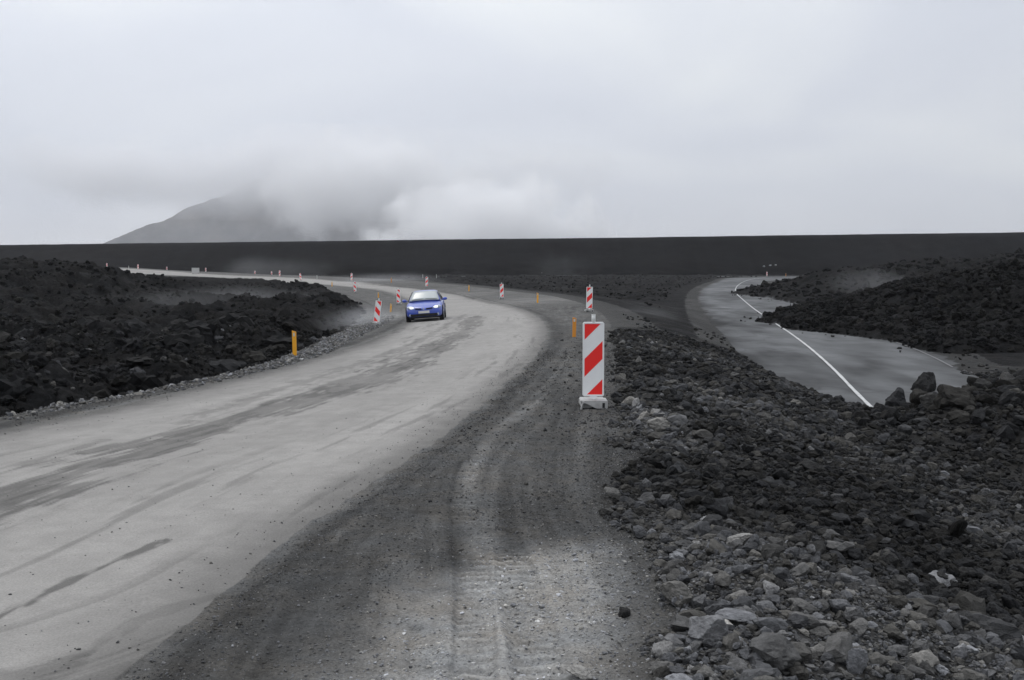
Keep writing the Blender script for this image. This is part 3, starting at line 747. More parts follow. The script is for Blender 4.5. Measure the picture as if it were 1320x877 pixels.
def stone_mat(name, scale, attr=True, bump=.6, dist=.12, pale=0):
    m, t, b = new_mat(name); K = t.links.new
    b.inputs['Roughness'].default_value = .92; b.inputs['Specular IOR Level'].default_value = .08
    c = N(t, 'ShaderNodeTexCoord'); oi = N(t, 'ShaderNodeObjectInfo')
    if attr:
        a = N(t, 'ShaderNodeAttribute', attribute_name='shade', attribute_type='INSTANCER'); src = a.outputs['Fac']
    else:
        a = N(t, 'ShaderNodeAttribute', attribute_name='["tone"]', attribute_type='OBJECT'); src = a.outputs['Fac']
    n = N(t, 'ShaderNodeTexNoise'); n.inputs['Scale'].default_value = scale; n.inputs['Detail'].default_value = 7; n.inputs['Roughness'].default_value = .68
    K(c.outputs['Object'], n.inputs['Vector'])
    r = N(t, 'ShaderNodeMapRange'); r.inputs['From Min'].default_value = .3; r.inputs['From Max'].default_value = .7; r.inputs['To Min'].default_value = .62; r.inputs['To Max'].default_value = 1.38
    K(n.outputs['Fac'], r.inputs['Value'])
    x = N(t, 'ShaderNodeMath', operation='MULTIPLY'); K(r.outputs[0], x.inputs[0]); K(src, x.inputs[1])
    # paler tone on faces that point upwards
    g = N(t, 'ShaderNodeNewGeometry'); sp = N(t, 'ShaderNodeSeparateXYZ'); K(g.outputs['Normal'], sp.inputs[0])
    dr = N(t, 'ShaderNodeMapRange'); dr.inputs['From Min'].default_value = .3; dr.inputs['From Max'].default_value = 1; dr.inputs['To Min'].default_value = 1; dr.inputs['To Max'].default_value = 1.45
    K(sp.outputs['Z'], dr.inputs['Value'])
    x2 = N(t, 'ShaderNodeMath', operation='MULTIPLY'); K(x.outputs[0], x2.inputs[0]); K(dr.outputs[0], x2.inputs[1])
    ramp = N(t, 'ShaderNodeValToRGB'); e = ramp.color_ramp.elements
    e[0].color = (.97, .985, 1.03, 1); e[1].color = (1.04, 1.0, .92, 1); e[0].position = .25; e[1].position = .9
    K(oi.outputs['Random'], ramp.inputs['Fac'])
    sc = N(t, 'ShaderNodeVectorMath', operation='SCALE'); K(ramp.outputs[0], sc.inputs[0]); K(x2.outputs[0], sc.inputs['Scale'])
    K(sc.outputs[0], b.inputs['Base Color'])
    bp = N(t, 'ShaderNodeBump'); bp.inputs['Strength'].default_value = bump; bp.inputs['Distance'].default_value = dist
    n2 = N(t, 'ShaderNodeTexNoise'); n2.inputs['Scale'].default_value = scale * 1.6; n2.inputs['Detail'].default_value = 8; n2.inputs['Roughness'].default_value = .7
    K(c.outputs['Object'], n2.inputs['Vector']); K(n2.outputs['Fac'], bp.inputs['Height']); K(bp.outputs[0], b.inputs['Normal'])
    return m
M_stone_i = stone_mat('loose_stone', 2.6)
M_stone_o = stone_mat('broken_stone', 2.6, attr=False)
proto_col = bpy.data.collections.new('stone_shapes')      # library only, never linked to the scene
PROTO = [rock_mesh('stone', 11 + k, sub=3, facets=12 + k % 5, rough=.12 + .03 * (k % 3), blocky=.70 + .04 * (k % 4)) for k in range(9)]
PLOW = [rock_mesh('pebble', 71 + k, sub=2, facets=8, rough=.10, blocky=.72) for k in range(5)]
PLAVA = [rock_mesh('clinker', 131 + k, sub=3, facets=6, rough=.34, blocky=.85) for k in range(7)]
for me in PROTO + PLOW + PLAVA: me.materials.append(M_stone_i)
def proto_collection(name, meshes):
    c = bpy.data.collections.new(name)
    for me in meshes:
        c.objects.link(bpy.data.objects.new(me.name, me))
    return c
C_ST = proto_collection('stones', PROTO); C_PB = proto_collection('pebbles', PLOW); C_LV = proto_collection('clinkers', PLAVA)
def scatter(name, label, P, scl, rot, shade, coll, parent=None):
    """one mesh of points whose modifier sets a stone at every point"""
    me = bpy.data.meshes.new(name)
    me.vertices.add(len(P)); me.vertices.foreach_set('co', np.ascontiguousarray(P, np.float32).ravel())
    for a, arr in (('scl', scl), ('rot', rot)):
        q = me.attributes.new(a, 'FLOAT_VECTOR', 'POINT'); q.data.foreach_set('vector', np.ascontiguousarray(arr, np.float32).ravel())
    q = me.attributes.new('shade', 'FLOAT', 'POINT'); q.data.foreach_set('value', np.ascontiguousarray(shade, np.float32))
    me.materials.append(M_stone_i)
    o = link(name, me, parent)
    ng = bpy.data.node_groups.new(name + '_scatter', 'GeometryNodeTree')
    ng.interface.new_socket('Geometry', in_out='INPUT', socket_type='NodeSocketGeometry'); ng.interface.new_socket('Geometry', in_out='OUTPUT', socket_type='NodeSocketGeometry')
    gi = ng.nodes.new('NodeGroupInput'); go = ng.nodes.new('NodeGroupOutput')
    m2p = ng.nodes.new('GeometryNodeMeshToPoints'); iop = ng.nodes.new('GeometryNodeInstanceOnPoints'); ci = ng.nodes.new('GeometryNodeCollectionInfo')
    ci.inputs['Collection'].default_value = coll; ci.inputs['Separate Children'].default_value = True; ci.inputs['Reset Children'].default_value = True
    iop.inputs['Pick Instance'].default_value = True
    def attr(nm):
        a = ng.nodes.new('GeometryNodeInputNamedAttribute'); a.data_type = 'FLOAT_VECTOR'; a.inputs['Name'].default_value = nm; return a.outputs['Attribute']
    e2r = ng.nodes.new('FunctionNodeEulerToRotation'); K = ng.links.new
    K(gi.outputs[0], m2p.inputs['Mesh']); K(m2p.outputs[0], iop.inputs['Points']); K(ci.outputs[0], iop.inputs['Instance'])
    K(attr('rot'), e2r.inputs[0]); K(e2r.outputs[0], iop.inputs['Rotation']); K(attr('scl'), iop.inputs['Scale'])
    K(iop.outputs[0], go.inputs[0])
    md = o.modifiers.new('scatter', 'NODES'); md.node_group = ng
    return tag(o, label, kind='stuff')
def spread(n, y0, y1, half=30, near=0):
    """points spread evenly over the ground seen between two distances"""
    y = np.sqrt(rng.uniform(y0 ** 2, y1 ** 2, n)); a = rng.uniform(-R(half), R(half), n)
    return y * np.tan(a), y
def pick(x, y, regs, cond=None):
    k = np.isin(grid_near(x, y, REG), regs)
    if cond is not None: k &= cond(x, y)
    return x[k], y[k]
def stones(x, y, smin, smax, shade, power=1.7, sink=.25, flat=(.5, .85)):
    n = len(x); s = smin * (1 - rng.random(n) * (1 - (smin / smax) ** power)) ** (-1 / power)
    s = np.minimum(s, smax)
    scl = np.stack([s * rng.uniform(.8, 1.35, n), s * rng.uniform(.75, 1.15, n), s * rng.uniform(*flat, n)], 1)
    rot = np.stack([rng.normal(0, .35, n), rng.normal(0, .35, n), rng.uniform(0, 6.28, n)], 1)
    z = grid_at(x, y, GZ) + scl[:, 2] * (1 - 2 * sink) * .8
    return [np.stack([x, y, z], 1), scl, rot, shade * rng.lognormal(0, .28, n)]
def cat_(*L): return [np.concatenate(q) for q in zip(*L)]
def rub_shade(x, y):
    n1 = fbm(x * .8, y * .8, 4, 301); n2 = fbm(x * .35, y * .35, 3, 350)
    p = sstep(-.05, 1.05, RUB_PALE(x, y) + .45 * n1 + .45 * n2)
    s = .026 + .010 * n2 + .062 * p
    k = rng.random(len(x)) < (.04 + .07 * p)
    return np.where(k, s * 1.8 + .02, s)
dPg = ATT['dP']; dGg = ATT['dG']; dOg = ATT['dO']; dLg = ATT['dl']; dIn = ATT['din']
big = []
x, y = pick(*spread(1500, 4.3, 12, 32), [3]); big.append(stones(x, y, .05, .17, rub_shade(x, y), 2.2))
x, y = pick(*spread(2600, 12, 34, 30), [3]); big.append(stones(x, y, .07, .20, rub_shade(x, y), 2.6))
pile_pts = []
for (cx, cy, sx, sy, hh) in PILES[:3]:
    k = 330; pile_pts.append(np.stack([rng.normal(cx, sx * .7, k), rng.normal(cy, sy * .7, k)], 1))
pp = np.concatenate(pile_pts); x, y = pick(pp[:, 0], pp[:, 1], [3]); big.append(stones(x, y, .07, .32, .018 + .022 * rng.random(len(x)), 1.6, sink=.2, flat=(.6, .95)))
P, scl, rot, shd = cat_(*big)
u, v = px_of(P[:, 0], P[:, 1], P[:, 2])
app = scl.max(1) / P[:, 1]; seen = (u > -10) & (u < 1330) & (v < 880)
order = np.argsort(-np.where(seen, app, 0)); ind = order[:296]; rest = np.setdiff1d(np.arange(len(P)), ind)
single = [rock_mesh('rock', 211 + k, sub=3, facets=13 + k % 4, rough=.13, blocky=.72 + .03 * (k % 3)) for k in range(8)]
for me in single: me.materials.append(M_stone_o)
for c_, k in enumerate(ind):
    o = bpy.data.objects.new('rock', single[c_ % 8]); COL.objects.link(o); o.parent = rubble
    o.location = P[k]; o.rotation_euler = rot[k]; o.scale = scl[k]; o['tone'] = float(shd[k])
mids = [[a[rest] for a in (P, scl, rot, shd)]]
def nearer(d): return lambda x, y: rng.random(len(x)) < np.clip((d / y) ** 2, 0, 1)
x, y = pick(*spread(26000, 4.3, 14, 32), [3]); mids.append(stones(x, y, .025, .095, rub_shade(x, y), 1.9))
x, y = pick(*spread(60000, 14, 34, 30), [3]); mids.append(stones(x, y, .035, .14, rub_shade(x, y), 2.3))
x, y = pick(*spread(1000, 34, 46, 28), [3, 0], lambda a, b: (grid_at(a, b, dPg) > .8) & (a > 0)); mids.append(stones(x, y, .05, .13, np.full(len(x), .035), 2.6))
scatter('stones', 'countless broken stones covering the slope', *cat_(*mids), C_ST, rubble)
sm = []
x, y = pick(*spread(90000, 4.0, 9, 32), [3]); sm.append(stones(x, y, .009, .025, rub_shade(x, y), 2))
x, y = pick(*spread(60000, 9, 16, 32), [3]); sm.append(stones(x, y, .014, .03, rub_shade(x, y), 2))
# pebbles on the shoulder, thickest in the little windrow along the road edge
def shp(a, b):
    g = grid_at(a, b, dGg); p = grid_at(a, b, dPg)
    w = .05 + 1.0 * np.exp(-((g - .28) / .20) ** 2) + .35 * np.exp(-((g - .85) / .2) ** 2) + .9 * np.exp(-((p + .1) / .45) ** 2) + .45 * sstep(.1, .5, fbm(a * 1.6, b * 1.6, 4, 410))
    return (rng.random(len(a)) < w) & (g > .02)
x, y = pick(*spread(60000, 3.8, 11, 32), [0], shp); sm.append(stones(x, y, .004, .013, (.095 + .08 * (rng.random(len(x)) < .3)) + .16 * (1 - sstep(-.5, .3, sdist(x, y, PATCH))), 2.0))
x, y = pick(*spread(50000, 11, 26, 25), [0], shp); sm.append(stones(x, y, .008, .02, .07 + .06 * (rng.random(len(x)) < .25), 2.2))
x, y = pick(*spread(4500, 3.8, 22, 30), [1]); sm.append(stones(x, y, .003, .011, np.full(len(x), .10), 2.4))
x, y = pick(*spread(16000, 3.8, 30, 30), [1], lambda a, b: grid_at(a, b, dGg) > -.45); sm.append(stones(x, y, .005, .014, np.full(len(x), .10), 2.4))
def spill(a, b):
    p = grid_at(a, b, dPg); return (rng.random(len(a)) < .9 * np.exp(-np.maximum(-p, 0) / .32) + .10 * np.exp(-np.maximum(-p, 0) / 1.2) + .5 * sstep(.2, .5, fbm(a * 2.2, b * 2.2, 3, 430)) * (p > -1.3)) & (a > -1)
x, y = pick(*spread(42000, 3.8, 12, 32), [0], spill); sm.append(stones(x, y, .005, .026, np.maximum(rub_shade(x, y) * 1.2 + .035, grid_at(x, y, TONE) * 1.05), 2.6))
x, y = pick(*spread(24000, 12, 34, 25), [0], spill); sm.append(stones(x, y, .012, .06, rub_shade(x, y) * 1.1 + .012, 2.3))
def clod(a, b):
    g = grid_at(a, b, dGg); return rng.random(len(a)) < .25 + .75 * sstep(0, .45, fbm(a * 1.1, b * .6, 4, 431)) * (g < 2.5)
x, y = pick(*spread(52000, 3.8, 13, 32), [0], clod); sm.append(stones(x, y, .006, .020, grid_at(x, y, TONE) * 1.25, 2.2, sink=.6, flat=(.4, .7)))
scatter('pebbles', 'small loose pebbles strewn over the shoulder and the edge of the gravel road', *cat_(*sm), C_PB, shoulder)
# pale stones along the left verge
x, y = pick(*spread(170000, 13, 62, 30), [0, 4], lambda a, b: (grid_at(a, b, dPg) > -.30 - .012 * b) & (grid_at(a, b, dLg) < .9) & (a < -4) & (rng.random(len(a)) < .65 + 1.0 * fbm(a * .7, b * .3, 3, 420) + .3 * np.exp(-((b - 30) / 10) ** 2)))
scatter('verge_stones', 'strip of small pale stones along the left verge of the gravel road', *stones(x, y, .022, .07, .10 + .14 * rng.random(len(x)) ** 1.5, 2.4), C_ST, shoulder)
# clinkers on the lava
lv = []
x, y = pick(*spread(26000, 12, 45, 32), [4], lambda a, b: grid_at(a, b, dLg) > 1.2); lv.append(stones(x, y, .05, .26, .009 + .009 * rng.random(len(x)) ** 3 * 2, 2.2, flat=(.6, 1)))
x, y = pick(*spread(450, 14, 48, 32), [4], lambda a, b: grid_at(a, b, dLg) > 2); lv.append(stones(x, y, .35, .95, .009 + .008 * rng.random(len(x)), 1.8, sink=.45, flat=(.4, .9)))
x, y = pick(*spread(16000, 45, 130, 32), [4]); lv.append(stones(x, y, .10, .34, .009 + .009 * rng.random(len(x)) ** 3, 2.2, flat=(.5, .9)))
k = rng.random(len(lv[0][3])) < .05; lv[0][3][k] *= 4.5
scatter('clinkers', 'rough black clinkers heaped over the lava left of the road', *cat_(*lv), C_LV, lava_l)
lv = []
x, y = pick(*spread(42000, 40, 90, 32), [5]); lv.append(stones(x, y, .09, .38, .008 + .008 * rng.random(len(x)) ** 3, 2.0, flat=(.6, 1)))
x, y = pick(*spread(14000, 90, 240, 32), [5]); lv.append(stones(x, y, .2, .7, .009 + .010 * rng.random(len(x)) ** 3, 2.2, flat=(.5, .9)))
x, y = pick(*spread(30000, 30, 120, 30), [2, 0, 3], lambda a, b: (grid_at(a, b, dIn) > -1.6) & (rng.random(len(a)) < .10) & (a > 8)); lv.append(stones(x, y, .05, .15, np.full(len(x), .025), 2.2))
scatter('clinkers', 'rough black clinkers heaped over the lava flow on the right', *cat_(*lv), C_LV, lava_r)
x, y = pick(*spread(16000, 60, 280, 30), [6], lambda a, b: (grid_at(a, b, dPg) > 6) & (grid_at(a, b, dOg) > 3)); scatter('clinkers', 'black clinkers on the plain beyond the bend', *stones(x, y, .10, .32, .009 + .009 * rng.random(len(x)) ** 3, 2.4), C_LV, lava_m)

# single boulders one can point to: pixel of the foot in the photograph, width and height there, tone, label
BOULD = [((1197, 512), 34, 44, .030, 'tall black block standing on the rock pile at the old road, edge on', 51, (.1, .15)),
         ((1160, 528), 44, 26, .030, 'squat black block at the left end of the rock pile by the old road', 52, (0, 0)),
         ((1240, 530), 60, 36, .030, 'large smooth dark boulder right of the tall black block', 53, (0, .1)),
         ((1238, 544), 34, 18, .036, 'flat topped brownish block in front of the large smooth dark boulder', 54, (0, 0)),
         ((1005, 868), 74, 46, .085, 'big grey boulder with a dark broken face at the bottom edge of the rubble', 55, (.25, 0)),
         ((908, 832), 66, 44, .17, 'big pale grey boulder, largest stone at the lower edge of the rubble', 56, (.1, .1)),
         ((954, 806), 60, 20, .16, 'flat pale slab just right of the largest pale boulder', 57, (0, 0)),
         ((876, 784), 50, 30, .12, 'grey wedge shaped stone above the largest pale boulder', 58, (.2, 0)),
         ((952, 706), 36, 20, .22, 'pale angular stone alone in the darker rubble above the flat slab', 59, (.2, .2)),
         ((806, 797), 24, 15, .028, 'lone black stone lying on the pale shoulder', 60, (0, 0)),
         ((860, 848), 40, 24, .18, 'smooth pale slanting slab at the rubble edge by the shoulder', 61, (.3, .3)),
         ((912, 678), 18, 14, .24, 'small rounded whitish stone at the upper end of the pale rubble', 62, (0, 0)),
         ((846, 556), 34, 22, .20, 'pale chunk of rock right of the large striped marker foot', 63, (0, .2)),
         ((1216, 760), 60, 20, .17, 'long pale slab in the dark rubble towards the right edge', 64, (0, 0)),
         ((1190, 868), 52, 26, .19, 'pale bluish angular stone at the bottom right of the rubble', 65, (.1, 0)),
         ((1106, 870), 30, 34, .16, 'upright pale stone between two dark ones at the bottom edge', 66, (.2, .1)),
         ((748, 876), 34, 16, .26, 'low whitish stone at the bottom edge of the tyre tracks', 67, (0, 0)),
         ((821, 528), 12, 15, .34, 'small white stone beside the hollow right of the large striped marker', 68, (.4, .5))]
for (uv, w, h, tone, lab, sd, tl) in BOULD:
    X, Y, Z = ray_ground(*uv); k = Y / F_PX
    o = link('boulder', rock_mesh('boulder', sd, sub=4, facets=14, rough=.11, blocky=.74), None, M_stone_o)
    hs = h * k / 1.35; ws = w * k / 1.5
    o.location = (X, Y + ws * .4, Z + hs * .45); o.scale = (ws, ws * .8, hs); o.rotation_euler = (tl[0], tl[1], sd * .7)
    if h > w:
        o.rotation_euler = (0, tl[1], .3)
    o['tone'] = tone
    tag(o, lab, 'boulder')

# ------------------------------------------------------------------ striped marker boards
M_white = plain('white_board', (.86, .87, .87), .45, .4, dirt=.10, dscale=9)
M_red = plain('red_reflective_film', (.90, .02, .015), .38, .5, dirt=.03, dscale=12)
M_post = plain('white_plastic_tube', (.72, .73, .72), .4, .4, dirt=.25, dscale=20)
M_foot = plain('dusty_recycled_plastic', (.48, .48, .47), .8, .3, dirt=.6, dscale=14, dcol=(.16, .155, .15))
M_dark = plain('dark_slot', (.03, .03, .03), .8, .2)
BW, BH, FT = .286, 1.0, .125          # board width, height, foot height
def clip_band(k0, k1, sgn, w, h):
    """diagonal band clipped to the inner board, list of (x, z)"""
    poly = [(-w / 2, 0), (w / 2, 0), (w / 2, h), (-w / 2, h)]
    f = lambda p: p[1] - sgn * p[0] * 1.0
    def cut(poly, val, keep_above):
        o = []
        for i in range(len(poly)):
            a, b = poly[i], poly[(i + 1) % len(poly)]; fa, fb = f(a) - val, f(b) - val
            if not keep_above: fa, fb = -fa, -fb
            if fa >= 0: o.append(a)
            if (fa >= 0) != (fb >= 0):
                t = fa / (fa - fb); o.append((a[0] + (b[0] - a[0]) * t, a[1] + (b[1] - a[1]) * t))
        return o
    poly = cut(poly, k0, True)
    return cut(poly, k1, False) if poly else poly
def make_marker(sgn, lab):
    root = bpy.data.objects.new('traffic_marker', None); COL.objects.link(root)
    root.empty_display_size = .2
    z0 = FT + .03
    bm = bmesh.new()
    c = .018; hw = BW / 2
    add_prism(bm, [(-hw, z0 + c), (-hw + c, z0), (-.055, z0 - .002), (0, z0 - .05), (.055, z0 - .002), (hw - c, z0), (hw, z0 + c), (hw, z0 + BH - c), (hw - c, z0 + BH), (-hw + c, z0 + BH), (-hw, z0 + BH - c)], 'Y', -.022, .022)
    bm_obj('board', bm, M_white, root)
    bm = bmesh.new()
    for a, b_, c_, d_ in ((-hw + .004, -hw + .016, z0 + .02, z0 + BH - .02), (hw - .016, hw - .004, z0 + .02, z0 + BH - .02)):
        add_box(bm, ((a + b_) / 2, -.025, (c_ + d_) / 2), (b_ - a, .008, d_ - c_))
    for zz in (z0 + .012, z0 + BH - .012): add_box(bm, (0, -.0255, zz), (BW - .04, .009, .012))
    bm_obj('rim', bm, M_white, root)
    w, h = BW - .046, BH - .05
    for (k0, k1) in ((-.30, .105 - .02), (.36, .60), (.86, 1.2)):
        q = clip_band(k0 if sgn > 0 else k0, k1, sgn, w, h)
        if len(q) < 3: continue
        bm = bmesh.new(); add_prism(bm, [(x_, z_ + z0 + .025) for x_, z_ in q], 'Y', -.0245, -.021)
        bm_obj('red_stripe', bm, M_red, root)
    bm = bmesh.new(); add_cyl(bm, (0, .0, z0 + BH + .045), .026, .10, seg=20); add_cyl(bm, (0, 0, z0 + BH + .097), .028, .008, seg=20)
    bm_obj('top_tube', bm, M_post, root, True)
    # foot: a long dusty slab with feet, a carrying arch at its left end and a clamp slot
    bm = bmesh.new()
    add_prism(bm, [(-.17, .045), (-.155, .10), (-.13, .118), (.13, .118), (.165, .112), (.18, .09), (.18, .0), (.145, -.0), (.13, .012), (.03, .014), (-.03, .04), (-.09, .072), (-.13, .085), (-.15, .075), (-.158, .03), (-.158, .0), (-.182, .0)], 'Y', -.20, -.13)
    add_box(bm, (0, .12, .055), (.34, .50, .09), .012)
    add_box(bm, (0, -.02, .105), (.36, .30, .022), .005)
    bm_obj('foot', bm, M_foot, root)
    bm = bmesh.new(); add_box(bm, (.125, -.203, .055), (.032, .012, .066)); bm_obj('slot', bm, M_dark, root)
    return root
def copy_tree(o, parent=None):
    c = o.copy(); COL.objects.link(c); c.parent = parent
    for ch in [q for q in o.children]: copy_tree(ch, c)
    return c
MK = {1: make_marker(1, ''), -1: make_marker(-1, '')}
used = {1: False, -1: False}
def zat(x, y): return float(grid_at(np.array([x]), np.array([y]), GZ)[0])
# (foot pixel, distance in metres, stripe direction, lean, turn, label)
MARK = [((764.5, 529.5), 14.55, 1, 0, 0, 'nearest and largest red and white striped marker board, on the right shoulder'),
        ((759.5, 402), 51, 1, 1, 4, 'second striped marker on the right of the bend, straight behind the nearest one'),
        ((647, 385.5), 85, 1, -1, 6, 'striped marker on the outside of the bend between two yellow posts'),
        ((550, 370.5), 118, 1, 2, 8, 'striped marker beyond the blue car at the far side of the bend'),
        ((453.5, 362), 150, 1, 0, 10, 'striped marker across the road behind the one beside the black lava tip'),
        ((484.5, 419), 53, -1, 7, -4, 'leaning striped marker left of the blue car, tilted to the right'),
        ((514, 392.5), 86, -1, -2, -4, 'small upright striped marker just left of the blue car roof'),
        ((458, 377.5), 118, -1, -3, -6, 'striped marker rising behind the tip of the black lava left of the road'),
        ((388.5, 364), 190, -1, -8, 10, 'far tilted marker on the near side of the pale road, by the lava edge'),
        ((361, 357), 215, 1, 0, 20, 'rightmost upright marker on the far side of the distant straight'),
        ((351, 356.8), 224, 1, -4, 20, 'faint reddish marker just left of the upright one on the distant straight'),
        ((329, 356), 228, 1, 2, 20, 'whitish marker in the drifting dust of the distant straight'),
        ((266, 352), 250, 1, 0, 24, 'distant marker directly right of the pale box'),
        ((216, 350), 262, 1, 0, 24, 'distant marker directly left of the pale box'),
        ((179, 347.5), 268, 1, 0, 24, 'third distant marker from the left on the far straight'),
        ((139, 345.5), 276, 1, 0, 24, 'distant marker where the road disappears behind the lava mound'),
        ((97, 341), 288, 1, 0, 24, 'leftmost marker, standing above the black lava mound'),
        ((988, 355.6), 270, 1, 0, -10, 'small reddish marker where the old road ends at the far lava')]
for (uv, Y, sg, lean, turn, lab) in MARK:
    X = (uv[0] - 660) / F_PX * (Y * math.cos(PITCH) + 2 * math.sin(PITCH))
    if Y > 30:                      # settle on the land along the line of sight
        best = min(np.linspace(Y * .93, Y * 1.07, 60), key=lambda yy: abs(px_of((uv[0] - 660) / F_PX * yy, yy, zat((uv[0] - 660) / F_PX * yy, yy))[1] - uv[1]) + .02 * abs(yy - Y))
        Y = best; X = (uv[0] - 660) / F_PX * Y
    r = MK[sg] if not used[sg] else copy_tree(MK[sg])
    used[sg] = True
    r.location = (X, Y, zat(X, Y) - .005); r.rotation_euler = (0, R(lean), R(turn))
    tag(r, lab, 'marker', 'striped road marker boards')

# ------------------------------------------------------------------ yellow edge posts
M_yel = plain('yellow_plastic', (.86, .40, .012), .5, .4, dirt=.10, dscale=14)
M_yel2 = plain('orange_plastic', (.72, .27, .012), .5, .4, dirt=.2, dscale=14)
M_refl = plain('grey_reflector', (.55, .55, .52), .3, .6)
def make_post():
    root = bpy.data.objects.new('edge_post', None); COL.objects.link(root); root.empty_display_size = .2
    bm = bmesh.new()
    add_prism(bm, [(-.052, -.15), (.052, -.15), (.052, .625), (-.052, .66)], 'Y', -.018, .018)
    bm_obj('board', bm, M_yel, root)
    bm = bmesh.new(); add_box(bm, (0, -.0195, .555), (.05, .004, .09)); bm_obj('reflector', bm, M_refl, root)
    return root
PO = make_post(); pu = False
POST = [((380, 458.5), -1, 1.0, 'nearest yellow edge post, on the left verge among pale stones'),
        ((740, 434.5), 1, .86, 'orange yellow post just left of the nearest striped marker'),
        ((693, 390.5), 0, .98, 'yellow post on the outer bend left of the second striped marker'),
        ((604.5, 375.5), 0, .9, 'small yellow post on the outer bend right of the blue car roof'),
        ((503.5, 402.5), 4, .80, 'yellow post between the leaning striped marker and the blue car'),
        ((487.8, 384), 0, .75, 'thin yellow post showing above the leaning striped marker'),
        ((428, 369.5), 0, .9, 'tiny yellow post on the near verge left of the marker at the lava tip'),
        ((504.5, 364.6), 0, 1.0, 'tiny orange and white post at the far edge of the road, left of the middle'),
        ((166, 349), 0, 1.6, 'slim reddish post on the distant straight between the two leftmost road markers'),
        ((408.6, 359.5), 0, .9, 'faint short post on the far verge right of the distant markers'),
        ((1013, 356.5), 0, 1.2, 'tiny orange post at the far end of the old road'),
        ((545, 358.8), 0, 1.2, 'left one of two tiny posts by the far track beyond the car'),
        ((562.6, 358.8), 0, 1.2, 'right one of two tiny posts by the far track beyond the car'),
        ((698.5, 355), 0, 1.1, 'left one of the two tiny posts on the far track above the outer bend'),
        ((709, 355), 0, 1.1, 'right one of the two tiny posts on the far track above the outer bend')]
for i, (uv, lean, sc_, lab) in enumerate(POST):
    if uv[0] in (166, 428): X, Y = ground_pt(*uv)
    else: X, Y, Z = ray_ground(*uv)
    r = PO if not pu else copy_tree(PO); pu = True
    r.location = (X, Y, zat(X, Y)); r.rotation_euler = (0, R(lean), R(3 * (i % 3) - 3)); r.scale = (1.0, 1, sc_)
    tag(r, lab, 'edge post', 'edge posts along the roads')
    if i in (8, 9, 11, 12, 13, 14):
        for ch in r.children:
            ch.data = ch.data.copy(); ch.data.materials[0] = M_refl
    if i in (1, 10, 7):
        for ch in r.children:
            if ch.name.startswith('board'):
                ch.data = ch.data.copy(); ch.data.materials[0] = M_yel2

# ------------------------------------------------------------------ pale box on the far straight
X, Y, Z = ray_ground(252, 352.8)
s_ = Y / F_PX
box = bpy.data.objects.new('roadside_box', None); COL.objects.link(box); box.location = (X, Y, zat(X, Y)); box.rotation_euler = (0, 0, R(14))
M_box = plain('pale_grey_sheet', (.50, .50, .49), .6, .3, dirt=.3, dscale=1.5)
w_, h_ = 9.2 * s_, 7.0 * s_
bm = bmesh.new(); add_box(bm, (0, .5, h_ * .53), (w_, 1.0, h_ * .94), .02); bm_obj('body', bm, M_box, box)
bm = bmesh.new(); add_box(bm, (0, .5, h_ * 1.02), (w_ + .06, 1.06, .05), .01); bm_obj('lid', bm, M_box, box)
for sx in (-1, 1):
    bm = bmesh.new(); add_box(bm, (sx * w_ * .36, .5, .02), (.14, .9, .10)); bm_obj('skid', bm, M_dark, box)
tag(box, 'pale square box standing alone beside the distant straight of gravel road', 'box')
for i, (u_, v_, w_, lab) in enumerate([(706, 258, 22, 'left'), (745, 252, 18, 'middle'), (780, 250, 20, 'right')]):
    u2 = 840 + u_ * .2053; v2 = 290 + v_ * .2053
    X = (u2 - 660) / F_PX * 300; 
    o = link('pale_rock', rock_mesh('pale_rock', 90 + i, sub=2), None, M_stone_o); o['tone'] = .2
    zz = CAM_H - (v2 - 340) / F_PX * 300
    o.location = (X, 301, max(zz - .1, -1)); o.scale = (.5, .5, .28)
    o['tone'] = .28
    tag(o, lab + ' one of three pale rocks at the foot of the far embankment', 'rock')

# ------------------------------------------------------------------ blue hatchback, headlights on
M_blue = plain('blue_car_paint', (.012, .062, .45), .28, .5, coat=.6, dirt=.30, dscale=2.5, dcol=(.22, .21, .2))
M_glass = plain('glass_painted_reflection', (.40, .43, .43), .22, .8)  # pale base colour paints in the sky's reflection on the windscreen
M_gl2 = plain('dark_side_glass', (.02, .022, .025), .08, .8)
M_blk = plain('black_plastic', (.012, .012, .013), .6, .3)
M_tyre = plain('tyre_rubber', (.018, .018, .018), .85, .2, dirt=.3, dscale=8, dcol=(.1, .1, .1))
M_rim = plain('alloy_rim', (.45, .46, .47), .35, .5, metal=.8)
M_lamp = plain('lit_headlight', (.9, .93, .9), .2, .5, emit=(.95, 1.0, .95), estr=.8)
M_lens = plain('lamp_glass', (.45, .5, .58), .1, .8)
M_chr = plain('bright_metal', (.75, .76, .78), .2, .6, metal=.9)
M_plate = plain('pale_number_plate', (.62, .62, .60), .45, .4)
M_tail = plain('red_lamp_glass', (.45, .01, .01), .2, .6)
def loft(name, secs, mat, parent, subsurf=1, cap=True):
    """secs: list of (y, [(x, z), ...]) half sections from the centre bottom to the centre top"""
    bm = bmesh.new(); rings = []
    for y, half in secs:
        pts = [(x_, z_) for x_, z_ in half] + [(-x_, z_) for x_, z_ in half[-2:0:-1]]
        rings.append([bm.verts.new((x_, y, z_)) for x_, z_ in pts])
    for a, b_ in zip(rings[:-1], rings[1:]):
        for i in range(len(a)):
            j = (i + 1) % len(a); bm.faces.new((a[i], a[j], b_[j], b_[i]))
    if cap: bm.faces.new(rings[0]); bm.faces.new(rings[-1][::-1])
    if subsurf:
        bmesh.ops.recalc_face_normals(bm, faces=bm.faces)
    o = bm_obj(name, bm, mat, parent, True)
    if subsurf:
        md = o.modifiers.new('subsurf', 'SUBSURF'); md.levels = subsurf; md.render_levels = subsurf
    return o
car = bpy.data.objects.new('car', None); COL.objects.link(car)
